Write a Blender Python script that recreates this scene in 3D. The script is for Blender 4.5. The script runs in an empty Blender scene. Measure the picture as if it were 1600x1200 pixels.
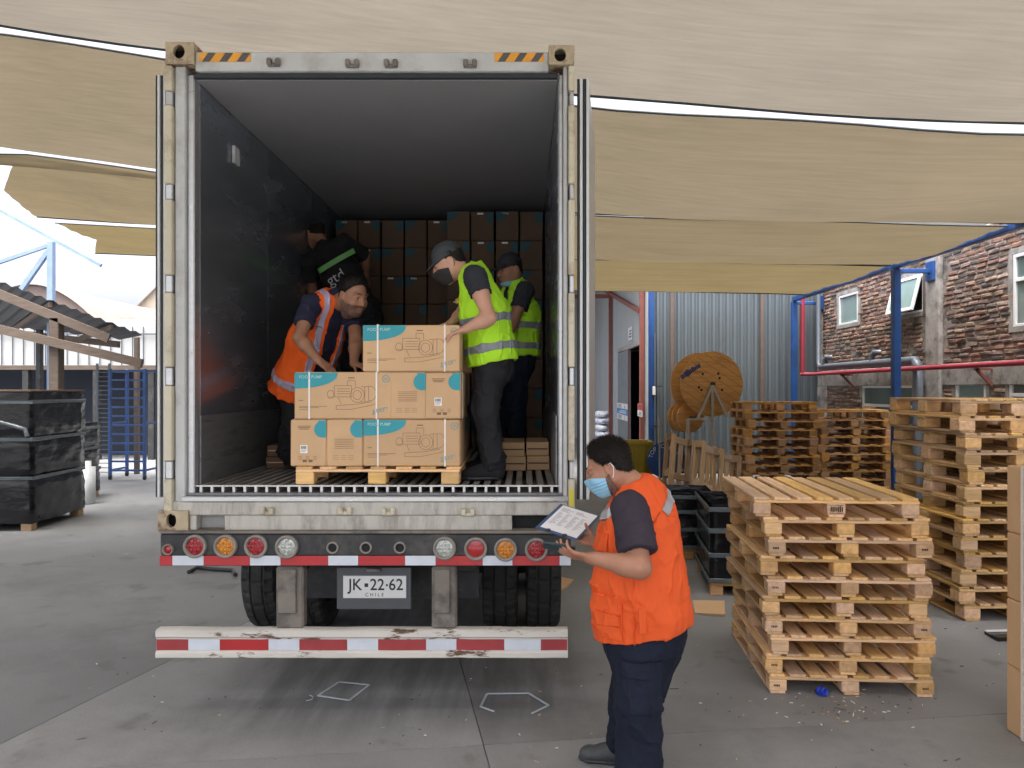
import bpy, math, random
import numpy as np
from mathutils import Matrix, Vector, Euler
S = bpy.context.scene
C = S.collection
R = math.radians
rnd = random.Random(7)

# ------------------------------------------------------------------ camera, sky, sun, exposure
F, H = 1200.0, 1.95            # focal length in pixels of the 1600 px photograph, height of the lens
cd = bpy.data.cameras.new('camera'); cam = bpy.data.objects.new('camera', cd); C.objects.link(cam)
cam.location = (0, 0, H); cam.rotation_euler = (R(90), 0, 0)
cd.sensor_width = 36; cd.sensor_fit = 'HORIZONTAL'; cd.lens = 36 * F / 1600
cd.shift_x = -18 / 1600; cd.shift_y = 7 / 1600
cd.clip_start = .05; cd.clip_end = 5000
S.camera = cam
W = bpy.data.worlds.new('World'); S.world = W; W.use_nodes = True
nt = W.node_tree; bg = nt.nodes['Background']
sky = nt.nodes.new('ShaderNodeTexSky'); sky.sky_type = 'NISHITA'; sky.sun_disc = False
SUN_EL, SUN_AZ = R(78), R(200)
sky.sun_elevation = SUN_EL; sky.sun_rotation = SUN_AZ
sky.air_density = 0.45; sky.dust_density = 8.0; sky.ozone_density = 0.0; sky.altitude = 0
hs_ = nt.nodes.new('ShaderNodeHueSaturation'); hs_.inputs['Saturation'].default_value = .45      # hazy overcast: a greyer sky
nt.links.new(sky.outputs[0], hs_.inputs['Color']); nt.links.new(hs_.outputs[0], bg.inputs[0]); bg.inputs[1].default_value = .15
sl = bpy.data.lights.new('sun', 'SUN'); sun = bpy.data.objects.new('sun', sl); C.objects.link(sun)
sl.energy = 0.5; sl.angle = R(60); sl.color = (1, .975, .94)
_d = Vector((math.sin(SUN_AZ) * math.cos(SUN_EL), math.cos(SUN_AZ) * math.cos(SUN_EL), math.sin(SUN_EL)))
sun.rotation_euler = (-_d).to_track_quat('-Z', 'Y').to_euler()
vs = S.view_settings
vs.view_transform = 'Standard'; vs.look = 'None'; vs.gamma = 1; vs.use_curve_mapping = False
vs.exposure = 2.4
S.cycles.use_denoising = True
S.cycles.max_bounces = 8; S.cycles.diffuse_bounces = 5; S.cycles.transmission_bounces = 5; S.cycles.transparent_max_bounces = 8
S.cycles.sample_clamp_indirect = 8

# ------------------------------------------------------------------ helpers
def P(px, py, Y):
    "the world point that the photograph shows at pixel px, py when it lies Y metres away"
    return Vector(((px - 818) * Y / F, Y, H - (py - 607) * Y / F))

def tag(o, label=None, cat=None, group=None, kind=None):
    if label: o['label'] = label
    if cat: o['category'] = cat
    if group: o['group'] = group
    if kind: o['kind'] = kind
    return o

def thing(name, label, cat, loc=(0, 0, 0), rot=(0, 0, 0), group=None):
    o = bpy.data.objects.new(name, None); C.objects.link(o)
    o.location = loc; o.rotation_euler = rot; o.empty_display_size = .1
    return tag(o, label, cat, group)

def link(name, me, parent=None, world=True, loc=None, rot=None):
    """world=True: the mesh is written in world coordinates (only under parents that are not rotated)"""
    o = bpy.data.objects.new(name, me); C.objects.link(o)
    if parent:
        o.parent = parent
        if world: o.matrix_parent_inverse = Matrix.Translation(-wloc(parent))
    if loc is not None: o.location = loc
    if rot is not None: o.rotation_euler = rot
    return o

def wloc(o):
    p = Vector(o.location)
    if o.parent: p = p + o.matrix_parent_inverse.translation + wloc(o.parent)
    return p

def copy_tree(o, parent=None, label=None):
    c = o.copy(); C.objects.link(c)
    if parent: c.parent = parent
    if label: c['label'] = label
    for ch in o.children: copy_tree(ch, c)
    return c

class MB:
    def __init__(s): s.v = []; s.f = []; s.mi = []; s.cur = 0; s.sm = []
    def add(s, vs, fs, smooth=False):
        n = len(s.v); s.v += [tuple(v) for v in vs]
        for f in fs: s.f.append(tuple(i + n for i in f)); s.mi.append(s.cur); s.sm.append(smooth)
        return s
    def quad(s, a, b, c, d): return s.add((a, b, c, d), ((0, 1, 2, 3),))
    def box(s, lo, hi, bev=0.0, M=None, jit=0.0):
        lo = list(lo); hi = list(hi)
        for i in range(3):
            if lo[i] > hi[i]: lo[i], hi[i] = hi[i], lo[i]
        c = [(lo[i] + hi[i]) / 2 for i in range(3)]; h = [(hi[i] - lo[i]) / 2 for i in range(3)]
        b = min(bev, min(h) * .45)
        V = []; idx = {}
        sg = [(x, y, z) for x in (-1, 1) for y in (-1, 1) for z in (-1, 1)]
        if b <= 0:
            for g in sg:
                V.append([c[i] + g[i] * h[i] for i in range(3)])
            fs = [(0, 1, 3, 2), (4, 6, 7, 5), (0, 4, 5, 1), (2, 3, 7, 6), (0, 2, 6, 4), (1, 5, 7, 3)]
        else:
            for g in sg:
                for a in range(3):
                    idx[(g, a)] = len(V)
                    V.append([c[i] + g[i] * (h[i] - (b if i != a else 0)) for i in range(3)])
            fs = []
            for a in range(3):
                o1, o2 = (a + 1) % 3, (a + 2) % 3
                for sgn in (-1, 1):
                    q = []
                    for (p, r) in ((-1, -1), (1, -1), (1, 1), (-1, 1)):
                        g = [0, 0, 0]; g[a] = sgn; g[o1] = p; g[o2] = r; q.append(idx[(tuple(g), a)])
                    fs.append(tuple(q if sgn > 0 else q[::-1]))
                for p in (-1, 1):
                    for r in (-1, 1):   # edge parallel to axis a
                        g0 = [0, 0, 0]; g1 = [0, 0, 0]
                        g0[a] = -1; g1[a] = 1
                        for g in (g0, g1): g[o1] = p; g[o2] = r
                        q = [idx[(tuple(g0), o1)], idx[(tuple(g1), o1)], idx[(tuple(g1), o2)], idx[(tuple(g0), o2)]]
                        fs.append(tuple(q if p * r < 0 else q[::-1]))
            for g in sg:
                q = [idx[(g, 0)], idx[(g, 1)], idx[(g, 2)]]
                fs.append(tuple(q if g[0] * g[1] * g[2] > 0 else q[::-1]))
        if jit: V = [[v[i] + rnd.uniform(-jit, jit) for i in range(3)] for v in V]
        if M is not None: V = [tuple(M @ Vector(v)) for v in V]
        return s.add(V, fs)
    def bar(s, p, q, w, h, up=(0, 0, 1), bev=0.0):
        p = Vector(p); q = Vector(q); d = q - p; L = d.length; x = d / L
        u = Vector(up)
        if abs(x.dot(u)) > .98: u = Vector((0, 1, 0))
        y = u.cross(x).normalized(); z = x.cross(y)
        M = Matrix(((x.x, y.x, z.x, p.x), (x.y, y.y, z.y, p.y), (x.z, y.z, z.z, p.z), (0, 0, 0, 1)))
        return s.box((0, -w / 2, -h / 2), (L, w / 2, h / 2), bev, M)
    def tube(s, pts, r, n=8, caps=True):
        pts = [Vector(p) for p in pts]; rr = r if isinstance(r, (list, tuple)) else [r] * len(pts)
        rings = []; prev = None
        for i, p in enumerate(pts):
            d = (pts[min(i + 1, len(pts) - 1)] - pts[max(i - 1, 0)]).normalized()
            if prev is None:
                u = Vector((0, 0, 1)) if abs(d.z) < .9 else Vector((1, 0, 0)); a = d.cross(u).normalized()
            else: a = (prev - d * prev.dot(d)).normalized()
            prev = a; b = d.cross(a)
            rings.append([p + (a * math.cos(2 * math.pi * k / n) + b * math.sin(2 * math.pi * k / n)) * rr[i] for k in range(n)])
        V = [v for rg in rings for v in rg]; fs = []
        for i in range(len(rings) - 1):
            for k in range(n):
                k2 = (k + 1) % n
                fs.append((i * n + k, i * n + k2, (i + 1) * n + k2, (i + 1) * n + k))
        s.add(V, fs, True)
        if caps: s.add(rings[0], (tuple(range(n))[::-1],)); s.add(rings[-1], (tuple(range(n)),))
        return s
    def lathe(s, prof, c, axis='y', n=32, smooth=True, closed=False, M=None):
        V = []
        for (r, a) in prof:
            for k in range(n):
                t = 2 * math.pi * k / n; u, w = r * math.cos(t), r * math.sin(t)
                v = {'y': (u, a, w), 'x': (a, u, w), 'z': (u, w, a)}[axis]
                v = Vector(v)
                if M is not None: v = M @ v
                V.append((v[0] + c[0], v[1] + c[1], v[2] + c[2]))
        fs = []; m = len(prof)
        for j in range(m if closed else m - 1):
            j2 = (j + 1) % m
            for k in range(n):
                k2 = (k + 1) % n; fs.append((j * n + k, j * n + k2, j2 * n + k2, j2 * n + k))
        return s.add(V, fs, smooth)
    def disk(s, c, r, axis='y', n=24, r2=None, M=None):
        V = [];
        for k in range(n):
            t = 2 * math.pi * k / n; u, w = r * math.cos(t), (r2 or r) * math.sin(t)
            v = Vector({'y': (u, 0, w), 'x': (0, u, w), 'z': (u, w, 0)}[axis])
            if M is not None: v = M @ v
            V.append((v[0] + c[0], v[1] + c[1], v[2] + c[2]))
        return s.add(V, (tuple(range(n)),))
    def mesh(s, name, mats):
        me = bpy.data.meshes.new(name); me.from_pydata(s.v, [], s.f); me.update()
        for m in (mats if isinstance(mats, (list, tuple)) else [mats]): me.materials.append(m)
        me.polygons.foreach_set('material_index', s.mi); me.polygons.foreach_set('use_smooth', s.sm)
        return me
    def build(s, name, mats, parent=None, world=True, loc=None, rot=None, label=None):
        o = link(name, s.mesh(name, mats), parent, world, loc, rot)
        if label: o['label'] = label
        return o

def text_mesh(body, size, M, mb=None, align='CENTER', extrude=.0006, sx=1.0, bold=0.0):
    "adds flat lettering, x to the reader's right and y up, placed by the matrix M"
    c = bpy.data.curves.new('t', 'FONT'); c.body = body; c.size = size; c.align_x = align; c.align_y = 'CENTER'
    c.extrude = extrude; c.resolution_u = 3; c.offset = bold
    o = bpy.data.objects.new('t', c); m = o.to_mesh()
    mb = mb or MB()
    mb.add([M @ Vector((v.co.x * sx, v.co.y, v.co.z)) for v in m.vertices], [tuple(p.vertices) for p in m.polygons])
    o.to_mesh_clear(); bpy.data.objects.remove(o); bpy.data.curves.remove(c)
    return mb

def frame(o, x, y):
    x = Vector(x).normalized(); y = Vector(y); y = (y - x * x.dot(y)).normalized(); z = x.cross(y); o = Vector(o)
    return Matrix(((x.x, y.x, z.x, o.x), (x.y, y.y, z.y, o.y), (x.z, y.z, z.z, o.z), (0, 0, 0, 1)))

# ------------------------------------------------------------------ materials
MATS = {}
def mat(name, col, rough=.6, metal=0.0, var=.15, scale=6.0, stretch=(1, 1, 1), bump=0.0, bscale=None, tint=0.0, hue=0.0, spec=.5,
        col2=None, c2scale=2.0, c2lo=.5, c2hi=.65, rvar=0.0, detail=5, coat=0.0):
    m = bpy.data.materials.new(name); m.use_nodes = True; t = m.node_tree; N = t.nodes; L = t.links
    b = N['Principled BSDF']
    tc = N.new('ShaderNodeTexCoord'); oi = N.new('ShaderNodeObjectInfo')
    mul = N.new('ShaderNodeVectorMath'); mul.operation = 'SCALE'; mul.inputs[0].default_value = (37, 91, 53); L.new(oi.outputs['Random'], mul.inputs['Scale'])
    add = N.new('ShaderNodeVectorMath'); L.new(tc.outputs['Object'], add.inputs[0]); L.new(mul.outputs[0], add.inputs[1])
    mp = N.new('ShaderNodeMapping'); mp.inputs['Scale'].default_value = stretch; L.new(add.outputs[0], mp.inputs[0])
    no = N.new('ShaderNodeTexNoise'); no.inputs['Scale'].default_value = scale; no.inputs['Detail'].default_value = detail; no.inputs['Roughness'].default_value = .6
    L.new(mp.outputs[0], no.inputs['Vector'])
    cr = N.new('ShaderNodeValToRGB'); e = cr.color_ramp.elements
    e[0].position = .28; e[1].position = .72
    e[0].color = tuple(max(0, c * (1 - var)) for c in col) + (1,); e[1].color = tuple(min(1, c * (1 + var)) for c in col) + (1,)
    L.new(no.outputs[0], cr.inputs[0]); out = cr.outputs[0]
    if col2:
        n2 = N.new('ShaderNodeTexNoise'); n2.inputs['Scale'].default_value = c2scale; n2.inputs['Detail'].default_value = 8; n2.inputs['Roughness'].default_value = .7
        L.new(mp.outputs[0], n2.inputs['Vector'])
        mr = N.new('ShaderNodeMapRange'); mr.inputs['From Min'].default_value = c2lo; mr.inputs['From Max'].default_value = c2hi; L.new(n2.outputs[0], mr.inputs[0])
        mx = N.new('ShaderNodeMix'); mx.data_type = 'RGBA'; L.new(mr.outputs[0], mx.inputs[0]); L.new(out, mx.inputs[6]); mx.inputs[7].default_value = tuple(col2) + (1,); out = mx.outputs[2]
    if tint or hue:
        hs = N.new('ShaderNodeHueSaturation'); L.new(out, hs.inputs['Color'])
        r = N.new('ShaderNodeMapRange'); r.inputs['To Min'].default_value = 1 - tint; r.inputs['To Max'].default_value = 1 + tint; L.new(oi.outputs['Random'], r.inputs[0]); L.new(r.outputs[0], hs.inputs['Value'])
        if hue:
            w = N.new('ShaderNodeTexWhiteNoise'); w.noise_dimensions = '1D'; L.new(oi.outputs['Random'], w.inputs['W'])
            r2 = N.new('ShaderNodeMapRange'); r2.inputs['To Min'].default_value = .5 - hue; r2.inputs['To Max'].default_value = .5 + hue; L.new(w.outputs[0], r2.inputs[0]); L.new(r2.outputs[0], hs.inputs['Hue'])
            r3 = N.new('ShaderNodeMapRange'); r3.inputs['To Min'].default_value = .75; r3.inputs['To Max'].default_value = 1.1; L.new(w.outputs[0], r3.inputs[0]); L.new(r3.outputs[0], hs.inputs['Saturation'])
        out = hs.outputs[0]
    L.new(out, b.inputs['Base Color'])
    b.inputs['Roughness'].default_value = rough; b.inputs['Metallic'].default_value = metal; b.inputs['Specular IOR Level'].default_value = spec
    if coat: b.inputs['Coat Weight'].default_value = coat; b.inputs['Coat Roughness'].default_value = .15
    if rvar:
        r = N.new('ShaderNodeMapRange'); r.inputs['To Min'].default_value = max(.02, rough - rvar); r.inputs['To Max'].default_value = min(1, rough + rvar); r.inputs['From Min'].default_value = .3; r.inputs['From Max'].default_value = .7
        L.new(no.outputs[0], r.inputs[0]); L.new(r.outputs[0], b.inputs['Roughness'])
    if bump:
        n3 = no
        if bscale:
            n3 = N.new('ShaderNodeTexNoise'); n3.inputs['Scale'].default_value = bscale; n3.inputs['Detail'].default_value = 4; L.new(mp.outputs[0], n3.inputs['Vector'])
        bp = N.new('ShaderNodeBump'); bp.inputs['Strength'].default_value = bump; bp.inputs['Distance'].default_value = .01
        L.new(n3.outputs[0], bp.inputs['Height']); L.new(bp.outputs[0], b.inputs['Normal'])
    MATS[name] = m
    return m

M_concrete = mat('concrete_floor', (.25, .253, .255), .78, var=.16, scale=1.6, bump=.25, bscale=60, col2=(.175, .176, .176), c2scale=.7, c2lo=.5, c2hi=.72, tint=.06, detail=9, rvar=.12)
M_concrete_dark = mat('old_asphalt', (.19, .195, .2), .75, var=.16, scale=1.4, bump=.3, bscale=70, col2=(.13, .135, .14), c2scale=.8, c2lo=.5, c2hi=.75, tint=.04, detail=9, rvar=.12)
def stain_and_shade(m, ctr, amount):
    "oil and tyre streaks that also paint shade under the trailer, and scattered oil spots, mixed into the concrete's own colour"
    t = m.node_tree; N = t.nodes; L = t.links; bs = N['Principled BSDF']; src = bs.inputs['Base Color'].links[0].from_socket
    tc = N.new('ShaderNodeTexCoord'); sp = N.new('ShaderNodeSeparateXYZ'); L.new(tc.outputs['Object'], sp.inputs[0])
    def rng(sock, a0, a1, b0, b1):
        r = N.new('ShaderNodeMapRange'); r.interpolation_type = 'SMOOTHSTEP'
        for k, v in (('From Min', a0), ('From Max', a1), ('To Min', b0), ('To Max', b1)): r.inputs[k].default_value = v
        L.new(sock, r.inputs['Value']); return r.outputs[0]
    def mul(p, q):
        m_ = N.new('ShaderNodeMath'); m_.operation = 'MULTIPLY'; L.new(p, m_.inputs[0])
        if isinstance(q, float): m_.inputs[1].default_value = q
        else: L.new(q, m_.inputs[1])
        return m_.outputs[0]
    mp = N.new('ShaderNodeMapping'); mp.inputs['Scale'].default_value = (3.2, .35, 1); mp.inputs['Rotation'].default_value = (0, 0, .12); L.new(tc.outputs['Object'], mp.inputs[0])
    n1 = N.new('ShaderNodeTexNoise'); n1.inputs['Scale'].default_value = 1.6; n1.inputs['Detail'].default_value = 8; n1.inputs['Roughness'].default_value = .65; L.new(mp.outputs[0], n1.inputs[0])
    lane = mul(mul(rng(sp.outputs[0], -2.3, -1.5, 0, 1), rng(sp.outputs[0], .1, .6, 1, 0)), mul(rng(sp.outputs[1], 3.9, 4.9, 0, 1), rng(sp.outputs[1], 9, 14, 1, 0)))  # follows the trailer's footprint, so the streaks also paint shade beneath it
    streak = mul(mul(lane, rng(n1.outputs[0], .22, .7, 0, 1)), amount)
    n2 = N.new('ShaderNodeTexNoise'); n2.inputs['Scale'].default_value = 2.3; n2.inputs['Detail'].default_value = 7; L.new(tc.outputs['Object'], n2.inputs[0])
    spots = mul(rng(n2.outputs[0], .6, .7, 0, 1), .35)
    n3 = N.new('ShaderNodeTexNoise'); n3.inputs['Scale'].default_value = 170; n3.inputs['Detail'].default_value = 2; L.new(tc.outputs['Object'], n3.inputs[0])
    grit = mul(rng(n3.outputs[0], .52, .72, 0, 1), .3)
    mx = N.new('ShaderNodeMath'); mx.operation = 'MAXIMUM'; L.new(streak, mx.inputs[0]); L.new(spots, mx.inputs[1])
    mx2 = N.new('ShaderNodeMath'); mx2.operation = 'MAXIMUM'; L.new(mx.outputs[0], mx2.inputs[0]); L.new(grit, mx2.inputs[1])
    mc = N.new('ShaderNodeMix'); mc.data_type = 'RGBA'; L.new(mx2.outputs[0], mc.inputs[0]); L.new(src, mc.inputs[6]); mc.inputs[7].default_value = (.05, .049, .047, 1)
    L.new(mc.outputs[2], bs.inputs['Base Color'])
stain_and_shade(M_concrete, 0, .6); stain_and_shade(M_concrete_dark, 0, .6)
M_joint = mat('joint_dirt', (.1, .098, .094), .95)
WOODK = dict(stretch=(1, 9, 9), scale=5, bump=.35, tint=.28, hue=.008, rough=.75)
M_pine = mat('pale_pine', (.68, .425, .195), var=.2, col2=(.36, .2, .09), c2scale=2.2, c2lo=.56, c2hi=.8, **WOODK)
M_pine_y = mat('yellow_pine', (.55, .34, .135), var=.22, col2=(.25, .14, .06), c2scale=2.2, c2lo=.58, c2hi=.8, **WOODK)
M_pine_o = mat('aged_orange_pine', (.5, .265, .085), var=.25, col2=(.15, .08, .035), c2scale=2.2, c2lo=.55, c2hi=.8, **WOODK)
M_pine_g = mat('weathered_pine', (0.429, 0.286, 0.163), var=.25, col2=(.15, .1, .06), c2scale=2.2, c2lo=.55, c2hi=.8, **WOODK)
M_block = mat('chip_block', (.6, .36, .17), .85, var=.25, scale=26, bump=.3, tint=.25, hue=.008, col2=(.4, .22, .1), c2scale=3, c2lo=.58, c2hi=.75)
M_block_o = mat('aged_chip_block', (.33, .18, .075), .85, var=.28, scale=26, bump=.3, tint=.25, hue=.008)
M_stamp = mat('black_stamp_ink', (.03, .022, .018), .8)
M_redink = mat('red_marker', (.5, .05, .03), .7)
M_card = mat('kraft_cardboard', (0.575, 0.375, 0.206), .72, var=.06, scale=3, bump=.06, bscale=40, tint=.06)
M_card2 = mat('shade_dark_kraft', (.105, .06, .034), .7, var=.06, scale=3, tint=.05)  # kraft darkened to paint the container's deep shade; also serves as dark tape
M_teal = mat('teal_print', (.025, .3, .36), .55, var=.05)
M_teal_shaded = mat('shaded_teal_print', (.008, .07, .09), .55, var=.05)  # teal print darkened to paint the deep shade on the rear cartons
M_print = mat('brown_print', (.19, .115, .06), .7)
M_white = mat('white_print', (.78, .78, .76), .5, var=.03)
M_strap = mat('white_strap', (.78, .76, .72), .35, var=.05)
M_black = mat('black_ink', (.02, .02, .02), .6)
M_tealink = mat('teal_ink', (.1, .33, .36), .6)
M_sail = None
M_cpaint = mat('grey_white_paint', (.5, .515, .51), .5, var=.1, scale=2.5, bump=.05, col2=(.27, .25, .22), c2scale=3.0, c2lo=.5, c2hi=.8, rvar=.1)
M_sill = mat('grimy_sill_paint', (.5, .49, .44), .55, var=.15, scale=3, stretch=(2.5, 1, .6), col2=(.24, .22, .19), c2scale=3.0, c2lo=.46, c2hi=.68, bump=.08)
M_cream = mat('cream_paint', (.55, .51, .39), .5, var=.1, scale=4, col2=(.27, .2, .13), c2scale=5.0, c2lo=.52, c2hi=.74)
M_rusty = mat('rusty_cast_steel', (.4, .33, .22), .65, var=.2, scale=9, col2=(.13, .065, .04), c2scale=7, c2lo=.5, c2hi=.62, bump=.2)
M_alu = mat('aluminium', (.55, .56, .57), .38, metal=.75, var=.12, scale=4, stretch=(1, 6, 6), bump=.04, rvar=.12)
M_alu2 = mat('bright_aluminium', (.62, .62, .61), .42, metal=.35, var=.15, scale=9)
M_gasket = mat('rubber_gasket', (.025, .03, .036), .55)
M_cwall = mat('container_wall_lining', (.3, .33, .375), .25, metal=.7, var=.2, scale=2.5, stretch=(1, .35, 1.6), col2=(.19, .205, .235), c2scale=2.0, c2lo=.45, c2hi=.7, bump=.03, rvar=.07)
M_cceil = mat('container_ceiling', (.41, .41, .42), .45, metal=.3, var=.05, scale=2)
M_kick = mat('scuffed_aluminium', (.2, .205, .215), .45, metal=.4, var=.25, scale=5, stretch=(1, .3, 2.5), bump=.06, col2=(.09, .09, .095), c2scale=5)
M_tbar = mat('tbar_aluminium', (.42, .42, .41), .42, metal=.6, var=.2, scale=6, stretch=(1, .3, 1), col2=(.12, .11, .1), c2scale=4, c2lo=.5, c2hi=.75)
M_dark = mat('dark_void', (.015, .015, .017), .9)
M_chassis = mat('dirty_black_steel', (.028, .03, .033), .6, var=.35, scale=6, col2=(.12, .11, .1), c2scale=4, c2lo=.52, c2hi=.8, bump=.1)
M_bump = mat('white_worn_paint', (.6, .58, .53), .5, var=.1, scale=4, stretch=(.5, 1, 2), col2=(.12, .065, .04), c2scale=6, c2lo=.555, c2hi=.6, bump=.1)
M_post = mat('dusty_grey_steel', (.19, .17, .145), .7, var=.25, scale=6, col2=(.08, .075, .07), c2scale=4)
M_tred = mat('red_reflective', (.42, .025, .03), .35, var=.12, scale=8)
M_tredd = mat('faded_red_reflective', (.32, .04, .045), .45, var=.15, scale=8)
M_twhite = mat('white_reflective', (.58, .63, .7), .35, var=.08, scale=8)
M_orange_r = mat('amber_stripe', (.75, .34, .04), .5, var=.12, scale=15)
M_grey_r = mat('grey_stripe', (.09, .09, .09), .6, var=.15, scale=15)
M_lred = mat('red_lens', (.33, .012, .02), .12, var=.3, scale=60, bump=.5, coat=.5)
M_lamb = mat('amber_lens', (.6, .22, .015), .12, var=.35, scale=60, bump=.5, coat=.5)
M_lclr = mat('clear_lens', (.5, .53, .5), .12, var=.3, scale=60, bump=.6, metal=.3, coat=.5)
M_rim = mat('dull_rim', (.23, .215, .19), .5, var=.2, scale=20)
M_tyre = mat('tyre_rubber', (.022, .022, .023), .8, var=.35, scale=7, col2=(.06, .056, .05), c2scale=6, c2lo=.5, c2hi=.75)
M_plate = mat('plate_white', (.62, .63, .63), .4, var=.05)
M_plateholder = mat('plate_holder_grey', (.07, .078, .085), .5, var=.1)
M_mudflap = M_chassis
M_corr = mat('blue_grey_sheet', (0.11, 0.135, 0.152), .5, metal=.1, var=.05, scale=1, stretch=(1, 1, .3), col2=(0.09, 0.102, 0.112), c2scale=.8, c2lo=.5, c2hi=.8, tint=.05)
M_corr2 = mat('grey_side_sheet', (0.325, 0.345, 0.358), .55, var=.08, scale=1.5, stretch=(3, 3, .4))
M_blue = mat('blue_steel_paint', (.015, .07, .25), .4, var=.15, scale=4, col2=(.015, .05, .16), c2scale=3)
M_blue2 = mat('glare_washed_blue_steel', (.24, .33, .5), .45, var=.15, scale=4)  # blue lightened to paint the glare washing over the mast and struts
M_redsteel = mat('red_oxide_steel', (.22, .07, .055), .55, var=.15, scale=4)
M_redpipe = mat('red_pipe_paint', (.3, .035, .055), .4, var=.1, scale=4)
M_greypipe = mat('grey_pvc', (.1, .12, .145), .4, var=.08)
M_mortar = mat('mortar', (0.255, 0.225, 0.203), .95, var=.3, scale=14, bump=.8, bscale=30, col2=(.08, .065, .058), c2scale=3, c2lo=.45, c2hi=.6)
M_plaster = mat('grey_cement', (0.323, 0.307, 0.292), .9, var=.25, scale=5, bump=.5, bscale=25, col2=(.12, .11, .1), c2scale=3)
M_pvc = mat('white_window_frame', (.72, .74, .75), .35, var=.03)
M_reelwood = mat('reel_ply', (.68, .36, .115), .6, var=.2, scale=3, stretch=(1, 1, 8), bump=.1, col2=(.26, .11, .035), c2scale=2, c2lo=.55, c2hi=.75, tint=.1)
M_reeldark = mat('reel_ply_dark', (.22, .105, .04), .65, var=.2, scale=5, tint=.1)
M_stand = mat('stand_grey_paint', (.38, .36, .31), .5, var=.1)
M_yellow = mat('yellow_plastic', (.36, .27, .015), .5, var=.12, scale=3)
M_wrap = mat('black_shrink_wrap', (.008, .009, .012), .2, var=.4, scale=3, stretch=(1, 1, 2), bump=.7, bscale=7, rvar=.08, spec=.5)
M_clear = mat('cloudy_stretch_film', (0.11, 0.135, 0.152), .25, var=.3, scale=6, stretch=(1, 1, 3), bump=.6, bscale=12)
M_sack = mat('white_blue_sacks', (.55, .58, .63), .6, var=.12, scale=3, col2=(.14, .2, .4), c2scale=14, c2lo=.55, c2hi=.6)
M_roofsteel = mat('shed_roof_sheet', (.05, .055, .062), .6, var=.2, scale=2)
M_timber = mat('old_timber', (.11, .083, .065), .8, var=.25, scale=4, stretch=(1, 6, 6), tint=.1)
M_whitewall = mat('whitewashed_wall', (.42, .43, .43), .8, var=.12, scale=1)
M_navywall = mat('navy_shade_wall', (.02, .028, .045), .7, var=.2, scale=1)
M_dome = mat('barn_roof_beige', (.4, .36, .29), .8, var=.1, scale=1)
M_domebrown = mat('barn_roof_brown', (.22, .17, .15), .8, var=.15, scale=1)
M_bluebag = mat('blue_plastic', (.01, .04, .4), .3, var=.2, scale=30)
M_paper = mat('paper_white', (.82, .83, .86), .6, var=.02)
M_paperink = mat('pale_print', (.35, .37, .42), .7)
M_clipb = mat('clipboard_blue', (.045, .09, .2), .4, var=.06)
M_phone = mat('phone_teal_glass', (.025, .05, .06), .15)
# cloth and skin
M_orange = mat('orange_vest_cloth', (.7, .095, .018), .75, var=.07, scale=4, bump=.2, bscale=45, spec=.3)
M_orange2 = mat('orange_mesh_cloth', (.85, .12, .012), .75, var=.08, scale=5, bump=.2, bscale=60, spec=.3)
M_lime = mat('lime_vest_cloth', (.42, .8, .03), .75, var=.07, scale=5, bump=.2, bscale=60, spec=.3)
M_refl = mat('grey_reflective_tape', (.36, .36, .38), .4, var=.08, scale=12)
M_refld = mat('dark_reflective_tape', (.2, .22, .25), .4, var=.08, scale=12)
M_lavtape = mat('lilac_reflective_tape', (.4, .36, .48), .4, var=.08, scale=12)
M_greentape = mat('green_reflective_tape', (.08, .3, .05), .4, var=.12, scale=12)
M_shirt = mat('dark_plum_shirt', (.035, .028, .04), .85, var=.15, scale=8, bump=.2, bscale=60, spec=.25)
M_navy = mat('navy_cloth', (.009, .013, .026), .85, var=.2, scale=7, bump=.25, bscale=50, spec=.25)
M_navyshirt = mat('navy_shirt', (.022, .023, .05), .85, var=.15, scale=7, spec=.25)
M_blackcloth = mat('black_cloth', (.017, .017, .02), .85, var=.2, scale=7, spec=.25)
M_greytee = mat('charcoal_tee', (.03, .033, .042), .85, var=.15, scale=7, spec=.25)
M_brownshirt = mat('brown_tee', (.09, .03, .018), .85, var=.15, scale=7)
M_skin = mat('skin', (.36, .175, .11), .5, var=.1, scale=14, spec=.4, col2=(.27, .115, .07), c2scale=6, c2lo=.5, c2hi=.75)
M_skin2 = mat('skin_fair', (.52, .29, .2), .5, var=.08, scale=14, spec=.4)
M_skin3 = mat('skin_tan', (.33, .165, .1), .5, var=.1, scale=14, spec=.4)
M_hair = mat('dark_hair', (.01, .0075, .006), .6, spec=.25, var=.5, scale=60, stretch=(1, 1, .3), bump=.4, bscale=160)
M_stubble = mat('stubble', (.17, .09, .065), .7, var=.3, scale=80)
M_mask = mat('blue_surgical_mask', (.25, .5, .68), .7, var=.05, scale=8)
M_loop = mat('white_elastic', (.75, .75, .75), .7)
M_maskblack = mat('black_mask', (.02, .018, .018), .8)
M_cap = mat('grey_cap_cloth', (.034, .04, .044), .8, var=.1, scale=10)
M_capdark = mat('black_cap_cloth', (.018, .018, .024), .8, var=.1, scale=10)
M_shoe = mat('dusty_shoe', (.05, .055, .06), .6, var=.2, scale=12)
M_eye = mat('eye_dark', (.02, .014, .012), .2)

def glass(name, col, rough=.08):
    m = mat(name, col, rough, var=.15, scale=1.2, spec=.8); return m
M_glass = glass('window_glass', (.1, .15, .155), .06)
M_glassl = glass('window_glass_frosted', (.22, .32, .32), .25)

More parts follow.
